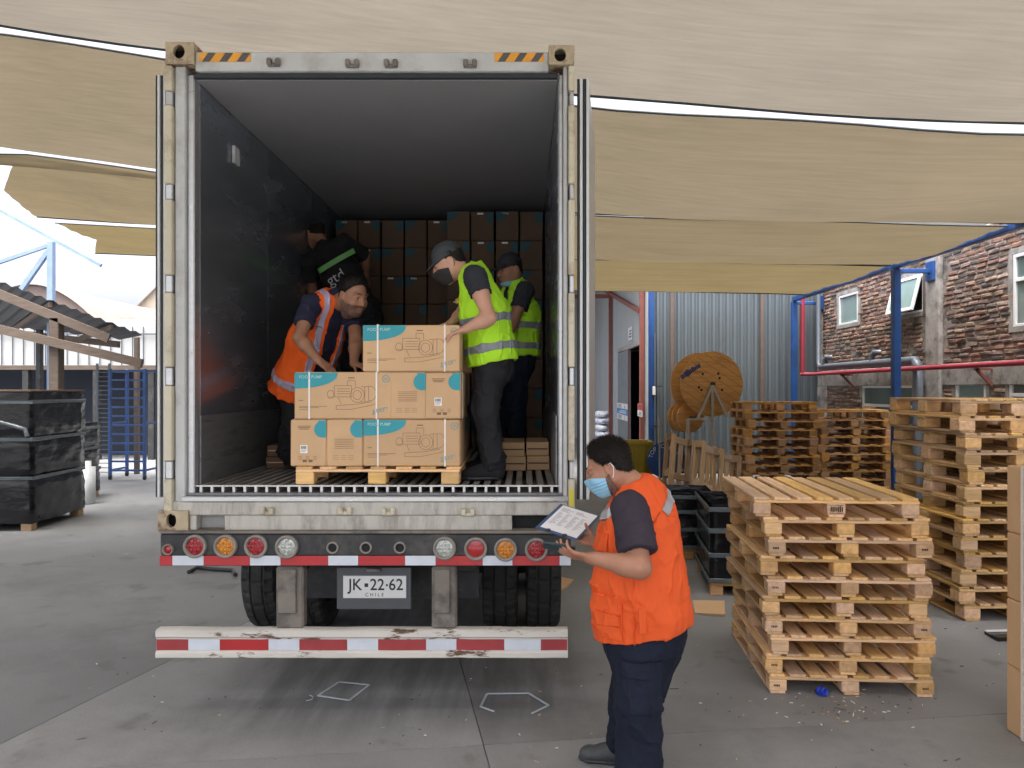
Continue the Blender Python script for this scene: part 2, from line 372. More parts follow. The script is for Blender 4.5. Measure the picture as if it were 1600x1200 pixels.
def sail_mat(name, col, tr):
    m = bpy.data.materials.new(name); m.use_nodes = True; t = m.node_tree; N = t.nodes; L = t.links
    N.remove(N['Principled BSDF']); out = N['Material Output']
    tc = N.new('ShaderNodeTexCoord'); mp = N.new('ShaderNodeMapping'); mp.inputs['Scale'].default_value = (.25, 7, 7); L.new(tc.outputs['Object'], mp.inputs[0])
    n1 = N.new('ShaderNodeTexNoise'); n1.inputs['Scale'].default_value = 3; n1.inputs['Detail'].default_value = 6; L.new(mp.outputs[0], n1.inputs[0])
    n2 = N.new('ShaderNodeTexNoise'); n2.inputs['Scale'].default_value = .9; n2.inputs['Detail'].default_value = 4; L.new(tc.outputs['Object'], n2.inputs[0])
    mx = N.new('ShaderNodeMath'); mx.operation = 'ADD'; L.new(n1.outputs[0], mx.inputs[0]); L.new(n2.outputs[0], mx.inputs[1])
    cr = N.new('ShaderNodeValToRGB'); e = cr.color_ramp.elements; e[0].position = .35; e[1].position = .68
    hf = N.new('ShaderNodeMath'); hf.operation = 'MULTIPLY'; hf.inputs[1].default_value = .5; L.new(mx.outputs[0], hf.inputs[0]); L.new(hf.outputs[0], cr.inputs[0])
    e[0].color = tuple(c * .88 for c in col) + (1,); e[1].color = tuple(min(1, c * 1.1) for c in col) + (1,)
    d = N.new('ShaderNodeBsdfDiffuse'); tl = N.new('ShaderNodeBsdfTranslucent')
    L.new(cr.outputs[0], d.inputs[0]); L.new(cr.outputs[0], tl.inputs[0])
    ms = N.new('ShaderNodeMixShader'); ms.inputs[0].default_value = tr
    L.new(d.outputs[0], ms.inputs[1]); L.new(tl.outputs[0], ms.inputs[2])
    bp = N.new('ShaderNodeBump'); bp.inputs['Strength'].default_value = .5; bp.inputs['Distance'].default_value = .06
    mp3 = N.new('ShaderNodeMapping'); mp3.inputs['Scale'].default_value = (.5, 3, 3); mp3.inputs['Rotation'].default_value = (0, 0, .1); L.new(tc.outputs['Object'], mp3.inputs[0])
    n3 = N.new('ShaderNodeTexNoise'); n3.inputs['Scale'].default_value = 1.1; n3.inputs['Detail'].default_value = 5; n3.inputs['Distortion'].default_value = .6; L.new(mp3.outputs[0], n3.inputs[0])
    ad = N.new('ShaderNodeMath'); ad.operation = 'MULTIPLY_ADD'; ad.inputs[1].default_value = .12; L.new(n1.outputs[0], ad.inputs[0]); L.new(n3.outputs[0], ad.inputs[2]); L.new(ad.outputs[0], bp.inputs['Height'])
    L.new(bp.outputs[0], d.inputs['Normal']); L.new(bp.outputs[0], tl.inputs['Normal'])
    L.new(ms.outputs[0], out.inputs[0])
    return m
# ------------------------------------------------------------------ ground: a base sheet and concrete slabs with open joints
MB().quad((-1500, -300, -.0125), (1500, -300, -.0125), (1500, 2600, -.0125), (-1500, 2600, -.0125)).build('ground', M_joint)['kind'] = 'structure'
MB().quad((-1500, 70, -.006), (1500, 70, -.006), (1500, 2600, -.006), (-1500, 2600, -.006)).build('terrain', M_concrete_dark)['kind'] = 'structure'

def clip(poly, a, b, c):      # keeps a*x + b*y <= c
    out = []
    for i in range(len(poly)):
        p, q = poly[i], poly[(i + 1) % len(poly)]
        dp, dq = a * p[0] + b * p[1] - c, a * q[0] + b * q[1] - c
        if dp <= 0: out.append(p)
        if dp * dq < 0:
            t = dp / (dp - dq); out.append((p[0] + t * (q[0] - p[0]), p[1] + t * (q[1] - p[1])))
    return out
def line(p, q):               # a, b, c with the positive side to the left of p->q
    dx, dy = q[0] - p[0], q[1] - p[1]; l = math.hypot(dx, dy); a, b = -dy / l, dx / l
    return a, b, a * p[0] + b * p[1]
J1 = line((-2.87, 4.21), (-2.3, 6.45)); J2 = line((-8, 8.42), (-3, 8.38)); J3 = line((-1.41, 4.05), (.29, 4.27)); J4 = line((-.46, 5.53), (-.174, 3.95))
J5 = line((3.3, 3), (3.1, 9)); J6 = line((-3, 8.9), (8, 9.4)); J7 = line((3.0, 14), (7, 14.2))
big = [(-45, -25), (45, -25), (45, 70), (-45, 70)]
def side(poly, j, s, g=.003):
    a, b, c = j
    return clip(poly, a * s, b * s, c * s - g)
slabs = []
lf = side(big, J1, -1)
slabs += [(side(lf, J2, 1), M_concrete_dark), (side(lf, J2, -1), M_concrete_dark)]
rg = side(big, J1, 1)
nr = side(rg, J3, 1); fr = side(rg, J3, -1)
for q in (nr, side(fr, J6, 1), side(fr, J6, -1)):
    for sg in (1, -1):
        w = side(q, J4, sg)
        if sg == -1: slabs += [(w, M_concrete)]
        else:
            slabs += [(side(w, J5, 1), M_concrete), (side(w, J5, -1), M_concrete)]
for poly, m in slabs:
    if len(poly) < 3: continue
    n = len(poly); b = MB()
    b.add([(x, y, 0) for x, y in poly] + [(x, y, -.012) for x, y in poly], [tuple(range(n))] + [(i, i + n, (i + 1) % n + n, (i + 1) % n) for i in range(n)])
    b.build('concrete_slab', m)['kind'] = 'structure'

# ------------------------------------------------------------------ shade sails on a blue steel frame
M_sail = [sail_mat('sail_beige', (.245, .222, .183), .22), sail_mat('sail_tan', (.222, .187, .128), .2), sail_mat('sail_tan_worn', (.215, .175, .108), .2), sail_mat('sail_sand', (.22, .175, .09), .2)]
XB, ZB = 6.0, 3.97
def gapz(j, X):
    X0 = [-14, -9, -6.4, -4.5, -2.8, -1, .9, 3.5, 6.0]
    Zs = [[5.0, 4.98, 4.95, 4.86, 4.6, 4.4, 4.2, 4.03, 3.97],
          [5.0, 4.98, 4.95, 4.86, 4.6, 4.38, 4.2, 4.03, 3.97],
          [5.05, 5.0, 4.96, 4.66, 4.45, 4.22, 4.09, 4.03, 3.97],
          [4.9, 4.82, 4.66, 4.55, 4.4, 4.2, 4.09, 4.03, 3.97],
          [4.9, 4.85, 4.75, 4.65, 4.45, 4.2, 4.06, 4.03, 3.97]][j]
    return float(np.interp(X, X0, Zs))
GY = [2.75, 6.1, 9.45, 12.6, 16.5]
def xright(y): return 6.66 if y < 9.4 else XB
def xleft(y): return float(np.interp(y, [0, 9.6, 9.7, 11, 12.5, 12.7, 14.5, 16.5], [-13, -13, -6.6, -7.5, -7.95, -7.9, -8.1, -9.2]))
SAILL = ['wide beige shade sail stretched high above the container roof',
         'tan shade sail sagging between the two uppermost bright gaps beyond the container doors',
         'tan shade sail with a curved free end, behind the second bright gap',
         'lowest sand coloured shade sail, last before the corrugated warehouse wall']
def sail(y0, y1, j0, j1, m, label, gap0=.06, gap1=.06, sag=.2, full=True):
    nx, ny = 80, 40; V = []
    for iy in range(ny + 1):
        v = iy / ny; y = yrow = y0 + gap0 + (y1 - y0 - gap0 - gap1) * v; xl = xleft(y)
        for ix in range(nx + 1):
            u = ix / nx; x = xl + (xright((y0 + y1) / 2) - xl) * u; y = yrow
            z = gapz(j0, x) * (1 - v) + gapz(j1, x) * v
            over = 1 / (1 + math.exp((x - 1.0) * 3)) * (1 / (1 + math.exp((-2.9 - x) * 3)))
            sg = sag * (1 - over) + .07 * over
            zz = z - sg * (4 * v * (1 - v)) ** .8 * (.25 + .75 * min(1, u * 8) * min(1, (1 - u) * 6))
            zz += .02 * math.sin(x * 1.7 + y * 2.3) * math.sin(math.pi * v)
            wr = (.35 + .65 * abs(2 * v - 1)) * min(1, 12 * v * (1 - v))
            zz += wr * (.011 * math.sin(6.28 * y / .52 + 1.6 * math.sin(x * .7 + y0)) + .007 * math.sin(6.28 * y / .23 + 2.2 * math.sin(x * .45 + 1 + y0)) * (.5 + .5 * math.sin(x * .9 + y0)))
            if j0 in (2, 3): y += .3 * min(1, max(0, (-2.6 - x) / 4)) * (1 - v) ** 2
            ee = .03 * math.sin(x * 2.1 + y0) * (1 if v in (0, 1) else 0)
            V.append((x, y + ee, zz))
    fs = [(a := iy * (nx + 1) + ix, a + 1, a + nx + 2, a + nx + 1) for iy in range(ny) for ix in range(nx)]
    b = MB(); b.add(V, fs, True)
    t = thing('shade_sail', label, 'shade sail', (0, y0, 3.97), group='tan shade sails over the yard')
    b.build('sail_cloth', m, t)
    for row in (0, ny):
        pts = [Vector(V[row * (nx + 1) + k]) + Vector((0, 0, -.008)) for k in range(0, nx + 1, 2)]
        MB().tube(pts, .011, 6).build('hem_rope', M_gasket, t)
    return t
for j in range(4): sail(GY[j], GY[j + 1], j, j + 1, M_sail[j], SAILL[j], gap0=[.05, .10, .07, .05][j], gap1=[.10, .07, .05, .03][j], sag=[.16, .26, .2, .12][j])
# unseen extra row of cloth over the lens, added to shade the near ground
sail(-1.0, 2.75, 0, 0, M_sail[0], 'unseen beige shade sail added to shade the yard before the trailer', sag=.16)

cf = thing('canopy_frame', 'blue steel frame with posts and long beam carrying the shade sails beside the brick wall', 'steel frame', (XB, 12.5, 0))
MB().bar((XB + .06, 17.2, 3.95), (XB + .06, 3.0, 3.95), .1, .1, bev=.008).build('beam', M_blue, cf)
for y in (17.2, 12.5, 7.2): MB().box((XB, y - .06, 0), (XB + .12, y + .06, 3.895), .008).build('post', M_blue, cf)
for y in (17.2, 12.5):
    MB().bar((XB + .12, y, 3.86), (6.66, y, 3.86), .07, .07, bev=.006).build('bracket_arm', M_blue, cf)
    MB().box((6.6, y - .12, 3.7), (6.69, y + .12, 4.02), .01).build('anchor_plate', M_blue, cf)

# ------------------------------------------------------------------ warehouse with corrugated sheets
YW = 17.6
wh = thing('warehouse', 'grey blue corrugated metal warehouse with an open doorway behind the yard', 'warehouse', (4, YW, 0))
def corr_sheet(p, q, z0, z1, pitch=.16, depth=.045, flip=1):
    p = Vector(p); q = Vector(q); d = q - p; L = d.length; x = d / L; n = Vector((-x.y, x.x, 0)) * flip
    prof = []; k = 0.0
    while k < L - 1e-4:
        for f, h in ((0, 0), (.3, 0), (.42, 1), (.78, 1), (.9, 0)):
            if k + f * pitch <= L: prof.append((k + f * pitch, h * depth))
        k += pitch
    prof.append((L, 0)); b = MB(); V = []
    for (a, h) in prof:
        o = p + x * a + n * h; V += [(o.x, o.y, z0), (o.x, o.y, z1)]
    b.add(V, [(2 * i, 2 * i + 2, 2 * i + 3, 2 * i + 1) for i in range(len(prof) - 1)]); return b
x = 2.98
while x < 7.2:
    corr_sheet((x, YW, 0), (x + .956, YW, 0), .05, 6.2, flip=-1).build('wall_sheet', M_corr, wh); x += .96
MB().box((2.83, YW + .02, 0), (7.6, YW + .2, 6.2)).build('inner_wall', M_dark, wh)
MB().box((2.84, YW - .1, 0), (2.98, YW + .02, 6.2), .006).build('column', M_blue, wh)
for px in (1050, 1190): 
    X = (px - 818) * YW / F; MB().box((X - .05, YW - .085, 0), (X + .03, YW - .048, 6.2)).build('cover_strip', mat('brown_strip%d' % px, (.12, .085, .07), .6), wh)
# the side wall of the recessed bay, running away from the yard, with the doorway
XS = 2.83
def sy(px): return XS * F / (px - 818)
y_door0, y_door1 = sy(1006), sy(968)
ztop = H + (607 - 536) * sy(1000) / F
for (a, b_) in ((sy(1013), y_door0), (y_door1, sy(930))):
    y = a
    while y < b_ - .02:
        e = min(b_, y + .96); corr_sheet((XS, y, 0), (XS, e, 0), 0, 6.2, pitch=.2, depth=.02, flip=1).build('wall_sheet', M_corr2, wh); y = e
corr_sheet((XS, y_door0, 0), (XS, y_door1, 0), ztop, 6.2, pitch=.2, depth=.02, flip=1).build('wall_sheet', M_corr2, wh)
MB().box((XS - .06, y_door0 - .05, ztop - .06), (XS + .03, y_door1 + .05, ztop + .06), .01).build('door_lintel', M_plaster, wh)
ym = sy(986)
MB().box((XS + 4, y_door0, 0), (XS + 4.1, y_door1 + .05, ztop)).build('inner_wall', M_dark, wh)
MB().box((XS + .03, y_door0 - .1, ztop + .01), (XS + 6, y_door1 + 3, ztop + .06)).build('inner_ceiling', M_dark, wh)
dl = MB().box((XS - .05, ym, .03), (XS - .002, y_door1, ztop - .07), .008).build('door_leaf', mat('door_steel_grey', (.17, .2, .22), .45, metal=.2), wh)
MB().box((XS - .075, ym, .03), (XS - .052, ym + .12, ztop - .07)).build('edge_strip', M_redsteel, dl)
for px in (958, 1009):
    y = sy(px); MB().box((XS - .14, y - .07, 0), (XS - .04, y + .07, 6.2), .006).build('red_column', M_redsteel, wh)
MB().bar((XS - .09, sy(1006), H + (607 - 486) * sy(1006) / F), (XS - .09, sy(926), H + (607 - 440) * sy(926) / F), .1, .1).build('brace', M_redsteel, wh)
MB().bar((XS - .09, sy(958), H + (607 - 463) * sy(958) / F), (XS - 3, sy(958) + .2, H + (607 - 463) * sy(958) / F), .1, .12).build('brace', M_redsteel, wh)
MB().box((-4, YW - .2, 6.2), (12, 34, 6.3)).build('unseen_roof_slab', M_corr2, wh)  # unseen roof, added to keep daylight off the bay walls
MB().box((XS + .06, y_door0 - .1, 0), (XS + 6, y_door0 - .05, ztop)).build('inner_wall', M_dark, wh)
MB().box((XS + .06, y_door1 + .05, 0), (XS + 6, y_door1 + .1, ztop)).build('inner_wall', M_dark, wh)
corr_sheet((-4, sy(930), 0), (XS, sy(930), 0), 0, 6.2, pitch=.2, depth=.03, flip=-1).build('wall_sheet', M_corr2, wh)
MB().tube([(2.99, YW - .13, 0), (2.99, YW - .13, 3.2)], .02, 8).build('conduit', M_greypipe, wh)
for z in (2.0, 1.1): MB().bar((2.9, YW - .14, z), (3.16, YW - .14, z), .03, .03).build('bracket', M_chassis, wh)
MB().box((2.93, YW - .16, 1.8), (3.0, YW - .1, 2.0), .01).build('switch_box', M_pvc, wh)

def sign(name, label, y0, y1, z0, z1, cols, x=XS - .054):
    t = thing(name, label, 'sign', (x, (y0 + y1) / 2, z0), group='safety signs by the warehouse door'); n = len(cols)
    for i, (m, mk) in enumerate(cols):
        za = z1 - (z1 - z0) * (i + 1) / n + .005; zb = z1 - (z1 - z0) * i / n - .005
        p = MB().box((x - .012, y0, za), (x - .002, y1, zb), .002).build('sign_panel', m, t)
        b = MB(); yc = (y0 + y1) / 2; w = abs(y1 - y0); h = zb - za; xx = x - .0145
        if mk == 'tri':
            q = yc - w * .25; b.add([(xx, q - h * .42, za + h * .12), (xx, q + h * .42, za + h * .12), (xx, q, zb - h * .08)], ((0, 1, 2),)); b.build('warning_triangle', M_black, p)
            b = MB()
            for k in range(3): b.box((xx, yc + w * .05, za + h * (.2 + .25 * k)), (xx + .002, yc + w * .4, za + h * (.3 + .25 * k)))
            b.build('lettering', M_black, p)
        elif mk == 'ring':
            b.lathe([(h * .42, 0), (h * .42, -.002), (h * .34, -.002), (h * .34, 0)], (xx + .002, yc - w * .25, (za + zb) / 2), 'x', 20); b.build('prohibition_ring', M_tred, p)
            b = MB()
            for k in range(3): b.box((xx, yc + w * .05, za + h * (.2 + .25 * k)), (xx + .002, yc + w * .4, za + h * (.3 + .25 * k)))
            b.build('lettering', M_black, p)
        else:
            for k in range(3): b.box((xx, yc - w * .35, za + h * (.22 + .22 * k)), (xx + .002, yc + w * (.35 - .1 * k), za + h * (.32 + .22 * k)))
            b.build('lettering', M_white if m in (M_blue, M_bluesign) else M_black, p)
    return t
M_bluesign = mat('sign_blue', (.03, .2, .5), .4)
sign('safety_sign', 'three panel safety sign with warning triangle on the grey steel door leaf', sy(985), sy(968), H - (656 - 607) * sy(976) / F, H - (630 - 607) * sy(976) / F, [(M_pvc, 'tri'), (M_bluesign, 'txt'), (M_pvc, 'ring')], x=XS - .06)
sign('safety_sign', 'small red and white notices beside the blue warehouse column', sy(1014.5), sy(1007), H - (651 - 607) * sy(1010) / F, H - (630 - 607) * sy(1010) / F, [(mat('sign_red', (.5, .06, .05), .4), 'txt'), (M_pvc, 'txt')], x=XS - .15)
sign('wall_notice', 'narrow white notice high above the warehouse doorway', sy(990), sy(984), H + (607 - 532) * sy(987) / F, H + (607 - 511) * sy(987) / F, [(M_pvc, 'txt')], x=XS - .03)

# red fire pipe and grey drain belong to the yard walls
# ------------------------------------------------------------------ brick building along the yard
XW = 6.7
def wy(px): return XW * F / (px - 818)
def wz(px, py): return H - (py - 607) * wy(px) / F
bb = thing('brick_building', 'two storey building of rough bare brick with white windows along the yard', 'building', (XW, 13, 0))
Y0, Y1, ZT = 6.2, 17.42, 4.3
wins = []   # y0, y1, z0, z1, kind
def win(pl, pr, pyt, pyb, kind):
    a, b_ = wy(pr), wy(pl); ym_ = (a + b_) / 2; pm = 818 + XW * F / ym_
    wins.append((a, b_, H - (pyb - 607) * ym_ / F, H - (pyt - 607) * ym_ / F, kind))
win(1311, 1341, 459, 507, 'fix'); win(1400, 1444, 433, 492, 'tilt'); win(1584, 1660, 388, 508, 'two')
win(1348, 1443, 602, 665, 'low'); win(1494, 1541, 597, 660, 'fix2'); win(1578, 1640, 593, 665, 'two')
# the wall body round the window openings, in strips
b = MB()
ys = sorted({Y0, Y1} | {w[0] for w in wins} | {w[1] for w in wins})
for a, e in zip(ys, ys[1:]):
    mid = (a + e) / 2; holes = sorted([(w[2], w[3]) for w in wins if w[0] - 1e-6 <= mid <= w[1] + 1e-6]); z = 0
    for (h0, h1) in holes + [(ZT, ZT)]:
        if h0 > z: b.quad((XW, a, z), (XW, e, z), (XW, e, h0), (XW, a, h0))
        z = h1
for w in wins:   # reveals
    a, e, z0, z1 = w[:4]
    for q in (((a, z0), (e, z0)), ((e, z0), (e, z1)), ((e, z1), (a, z1)), ((a, z1), (a, z0))):
        (p0, q0), (p1, q1) = q; b.quad((XW, p0, q0), (XW, p1, q1), (XW + .3, p1, q1), (XW + .3, p0, q0))
b.quad((XW, Y1, 0), (XW + 5, Y1, 0), (XW + 5, Y1, ZT), (XW, Y1, ZT))
b.quad((XW, Y0, 0), (XW + 5, Y0, 0), (XW + 5, Y0, ZT), (XW, Y0, ZT))
b.quad((XW, Y0, ZT), (XW + 5, Y0, ZT), (XW + 5, Y1, ZT), (XW, Y1, ZT))
b.build('wall', M_mortar, bb)
M_brick = [mat('brick_%s' % n, c, .9, var=.3, scale=12, bump=.7, bscale=30, tint=.35, hue=.015, col2=(.07, .055, .05), c2scale=5, c2lo=.5, c2hi=.75) for n, c in (('red', (.25, .135, .1)), ('brown', (.2, .135, .105)), ('dark', (.115, .09, .078)), ('pale', (.31, .21, .155)))]
zone = lambda y, z: any(w[0] - .12 < y < w[1] + .12 and w[2] - .1 < z < w[3] + .1 for w in wins)
py0, py1 = wy(1473), wy(1451)
bricks = []; zc = .1; row = 0
while zc < ZT:
    y = Y0 + .1 + (row % 2) * .13 + rnd.uniform(-.03, .03)
    while y < Y1 - .15:
        L = rnd.uniform(.2, .27); yc = y + L / 2
        if not (py0 - L / 2 - .03 < yc < py1 + L / 2 + .03) and not zone(yc, zc) and not (1.98 < zc < 2.36) and rnd.random() > .03:
            bricks.append((yc, zc, L))
        y += L + rnd.uniform(.012, .035)
    zc += .076; row += 1
def brick_geo(b, yc, zc, L):
    h = rnd.uniform(.05, .062); d = rnd.uniform(.004, .026); t = rnd.uniform(-.05, .05)
    M = Matrix.Translation((XW, yc, zc + rnd.uniform(-.006, .006))) @ Matrix.Rotation(t, 4, 'X')
    b.box((-d, -L / 2, -h / 2), (.04, L / 2, h / 2), .012, M, jit=.005)
def bpx(q): return 818 + XW * F / q[0], 607 - (q[1] - H) * F / q[0]
vis = [q for q in bricks if bpx(q)[0] < 1605 and 340 < bpx(q)[1] < 625 and bpx(q)[1] > 607 - (3.9 - H) * F / q[0] * 1.12]
vis.sort(key=lambda q: q[0]); near = set(vis[:300])
joined = {i: MB() for i in range(4)}
jb = MB(); 
for q in bricks:
    # patches of redder brick under the upper windows, darker soot below
    k = rnd.choices((0, 1, 2, 3), weights=(3, 3, 2.5, 1.5))[0]
    if 14.0 < q[0] < 15.6 and 3.1 < q[1] < 4.1: k = rnd.choice((0, 3, 0))
    if q in near:
        b = MB(); brick_geo(b, *q); b.build('brick', M_brick[k], bb)
    else:
        jb.cur = k; brick_geo(jb, *q)
tag(jb.build('brick_courses', M_brick, bb), kind='stuff')
MB().box((XW - .06, py0, 0), (XW + .02, py1, ZT), .015).build('pillar', M_plaster, bb)
MB().box((XW - .025, Y0, 2.0), (XW + .02, py0 - .002, 2.34), .01).build('ring_beam', M_plaster, bb)
MB().box((XW - .025, py1 + .002, 2.0), (XW + .02, Y1, 2.34), .01).build('ring_beam', M_plaster, bb)
MB().box((XW - .03, Y1 - .25, 2.345), (XW + .02, Y1 + .02, ZT), .015).build('corner_plaster', M_plaster, bb)
MB().box((XW - .03, Y1 - .5, 0), (XW + .02, Y1 + .02, 1.995), .015).build('corner_plaster', M_plaster, bb)
for (a, e, z0, z1, kind) in wins:
    w = .05; xf = XW - .01
    fr_ = MB()
    def ring(bm, a, e, z0, z1, w, x0, x1, M=None):
        bm.box((x0, a, z0), (x1, a + w, z1), .004, M); bm.box((x0, e - w, z0), (x1, e, z1), .004, M)
        bm.box((x0, a + w, z0), (x1, e - w, z0 + w), .004, M); bm.box((x0, a + w, z1 - w), (x1, e - w, z1), .004, M)
    ring(fr_, a, e, z0, z1, w, xf, xf + .07)
    if kind == 'two': fr_.box((xf, a + w, z0 + (z1 - z0) * .62), (xf + .07, e - w, z0 + (z1 - z0) * .62 + w), .004)
    if kind == 'low': fr_.box((xf, a + w, z0 + (z1 - z0) * .45), (xf + .07, e - w, z0 + (z1 - z0) * .45 + w), .004)
    wo = fr_.build('window', M_pvc, bb)
    if kind == 'tilt':
        T = Matrix.Translation((xf - .02, 0, z1 - .02)) @ Matrix.Rotation(R(14), 4, 'Y') @ Matrix.Translation((-(xf - .02), 0, -(z1 - .02)))
        s_ = MB(); ring(s_, a + .02, e - .02, z0 + .02, z1 - .02, .055, xf - .05, xf - .01, T); s_.build('sash', M_pvc, wo)
        g = MB(); g.box((xf - .035, a + .07, z0 + .07), (xf - .025, e - .07, z1 - .07), 0, T); g.build('pane', M_glassl, wo)
        MB().box((XW + .2, a + w, z0 + w), (XW + .22, e - w, z1 - w)).build('room_shade', M_dark, wo)
        MB().box((XW - .03, a - .09, z0 - .05), (XW + .05, a - .004, z1), .008).build('timber_trim', M_timber, wo)
    else:
        MB().box((xf + .03, a + w, z0 + w), (xf + .04, e - w, z1 - w)).build('pane', M_glassl if kind in ('fix', 'fix2') else M_glass, wo)
    # cement round the opening
    su = MB(); m_ = .1
    ring(su, a - m_, e + m_, z0 - m_ * .6, z1 + m_ * .8, m_ * .8, XW - .012, XW + .02); su.build('surround', M_plaster, wo)
# drain and fire pipes on the wall
dp = thing('drain_pipe', 'grey plastic drain pipe with elbows across the brick wall', 'pipe', (XW - .15, 15, 2.4))
b = MB(); xd = XW - .16; zc1 = 2.42
yA, yB = wy(1290), wy(1449)
b.tube([(xd, yA, 4.3), (xd, yA, zc1 + .1), (xd, yA - .1, zc1), (xd, yB + .08, zc1), (xd, yB, zc1 - .08), (xd, yB, 0)], [.05, .05, .06, .075, .085, .085], 12)
b.build('pipe_run', M_greypipe, dp)
for px in (1300, 1376):
    y = wy(px); MB().tube([(xd, y, zc1 + .02), (xd, y, zc1 + .16), (xd, y - .06, zc1 + .2), (xd + .12, y - .1, zc1 + .2)], .055, 10).build('elbow', M_greypipe, dp)
rp = thing('fire_pipe', 'thin red pipe on brackets running along the brick wall', 'pipe', (6.35, 14, 2.2))
xr = 6.45; zr = 2.27
b = MB(); b.tube([(6.25, YW - .4, 4.2), (6.25, YW - .4, zr)], .05, 10); b.tube([(6.2, YW - .4, zr), (xr, YW - .5, zr), (xr, 6, zr + .02)], .04, 10); b.build('pipe_run', M_redpipe, rp)
for px in (1315, 1525):
    y = xr * F / (px - 818); MB().bar((xr, y, zr - .04), (XW, y, zr - .3), .04, .04).bar((xr - .03, y, zr - .045), (XW, y, zr - .045), .04, .03).build('bracket', M_redsteel, rp)

# ------------------------------------------------------------------ the left of the yard: open shed, sheds and barns far off
YL = 15.0
def Q(px, py, Y): return P(px, py, Y)
sh = thing('open_shed', 'open timber shed with a sloping sheet roof at the edge of the yard', 'shed', tuple(Q(90, 607 + 1.95 * F / YL, YL)))
a0, a1 = Q(-260, 345, 14.2), Q(222, 524, 14.2)
b0, b1 = Q(-260, 481, 23), Q(186, 531, 16.5)
nseg = 26; b = MB(); V = []
for i in range(nseg * 2 + 1):
    u = i / (nseg * 2); off = .04 if i % 2 else 0
    p, q = a0.lerp(a1, u), b0.lerp(b1, u); V += [p + Vector((0, 0, off)), q + Vector((0, 0, off))]
b.add(V, [(2 * i, 2 * i + 2, 2 * i + 3, 2 * i + 1) for i in range(nseg * 2)]); b.build('roof_sheet', M_roofsteel, sh)
MB().bar(a0 + Vector((0, -.02, -.1)), a1 + Vector((-.6, -.02, -.06)), .06, .16).build('rafter', M_timber, sh)
MB().bar(b0 + Vector((0, 0, -.12)), b1 + Vector((0, 0, -.1)), .06, .14).build('rafter', M_timber, sh)
for u in (.3, .5, .7, .9):
    MB().bar(a0.lerp(a1, u) + Vector((0, .03, -.06)), b0.lerp(b1, u) + Vector((0, 0, -.06)), .06, .1).build('purlin', M_timber, sh)
p = Q(91, 497, 14.25); MB().box((p.x - .12, p.y - .1, 0), (p.x + .06, p.y + .1, p.z), .01).build('post', M_timber, sh)
p = Q(62, 515, 17.5); MB().box((p.x - .06, p.y - .06, 0), (p.x + .06, p.y + .06, p.z), .01).build('post', M_chassis, sh)
p = Q(214, 524, 17.5); MB().box((p.x - .05, p.y - .05, 0), (p.x + .05, p.y + .05, p.z - .04), .01).build('post', M_timber, sh)
MB().bar(Q(-60, 500, 14.1), Q(222, 568, 14.1), .08, .16).build('tie_beam', M_timber, sh)

tr = thing('steel_truss', 'glare-paled blue steel mast with struts rising above the shed roof', 'steel frame', tuple(Q(82, 607 + 1.95 * F / 16.5, 16.5)))
YT = 16.5
MB().bar(Q(80, 378, YT), Q(80, 750, YT), .12, .12, up=(0, 1, 0)).build('mast', M_blue2, tr)
MB().bar(Q(-40, 307, YT + .1), Q(158, 415, YT + .1), .07, .07).build('strut', M_blue2, tr)
MB().bar(Q(-60, 430, YT), Q(78, 383, YT), .07, .07).build('strut', M_blue2, tr)
MB().bar(Q(32, 455, YT), Q(76, 392, YT), .09, .09).build('strut', M_blue2, tr)

ww = thing('storage_shed', 'long low shed with white upper wall and dark open bays', 'building', tuple(Q(120, 607 + 1.95 * F / 21, 21)))
yA = 21.0; zt, zm = Q(0, 505, yA).z, Q(0, 572, yA).z
MB().box((-34, yA, zm), (-7.8, yA + .2, zt + .1)).build('upper_wall', M_whitewall, ww)
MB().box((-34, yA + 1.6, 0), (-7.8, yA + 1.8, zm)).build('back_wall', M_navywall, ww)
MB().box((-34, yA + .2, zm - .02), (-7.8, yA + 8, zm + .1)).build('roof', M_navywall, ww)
for px in (-60, 40, 150, 236):
    X = Q(px, 0, yA).x; MB().box((X - .08, yA - .02, 0), (X + .08, yA + .14, zm - .002)).build('post', M_chassis, ww)
MB().box((-34, yA - .04, zm - .1), (-7.8, yA - .003, zm + .02)).build('fascia', M_timber, ww)
for k in range(14):
    X = Q(4 + k * 17, 0, yA).x
    MB().box((X - .008, yA - .05, zm + .03), (X + .008, yA - .02, zt - .1)).build('fence_bar', M_greypipe, ww)
MB().box((-22, yA - .07, zt - .32), (-7.8, yA - .045, zt - .28)).build('fence_rail', M_greypipe, ww)
def barn(px0, px1, pyt, pye, Y, m, label, arch=True, depth=22, wallm=None):
    a, e = Q(px0, pye, Y), Q(px1, pye, Y); top = Q(0, pyt, Y).z; t = thing('barn', label, 'barn', ((a.x + e.x) / 2, Y, 0), group='barns beyond the yard')
    b = MB(); n = 20; V = []; cx = (a.x + e.x) / 2; hw = (e.x - a.x) / 2
    for i in range(n + 1):
        u = i / n
        X = a.x + 2 * hw * u; z = a.z + (top - a.z) * (math.sin(math.pi * u) ** .8 if arch else 1 - abs(2 * u - 1))
        V += [(X, Y, z), (X, Y + depth, z)]
    b.add(V, [(2 * i, 2 * i + 2, 2 * i + 3, 2 * i + 1) for i in range(n)]); b.build('roof', m, t)
    b = MB(); b.add([(v[0], Y + .3, v[2] - .05) for v in V[::2]] + [(e.x, Y + .3, 0), (a.x, Y + .3, 0)], (tuple(range(n + 3)),)); b.build('gable_wall', wallm or m, t)
    b = MB(); b.quad((e.x - .2, Y + .3, 0), (e.x - .2, Y + depth, 0), (e.x - .2, Y + depth, e.z), (e.x - .2, Y + .3, e.z)); b.build('side_wall', M_whitewall, t)
barn(-60, 152, 444, 508, 42, M_domebrown, 'brown barn with a rounded roof behind the shed')
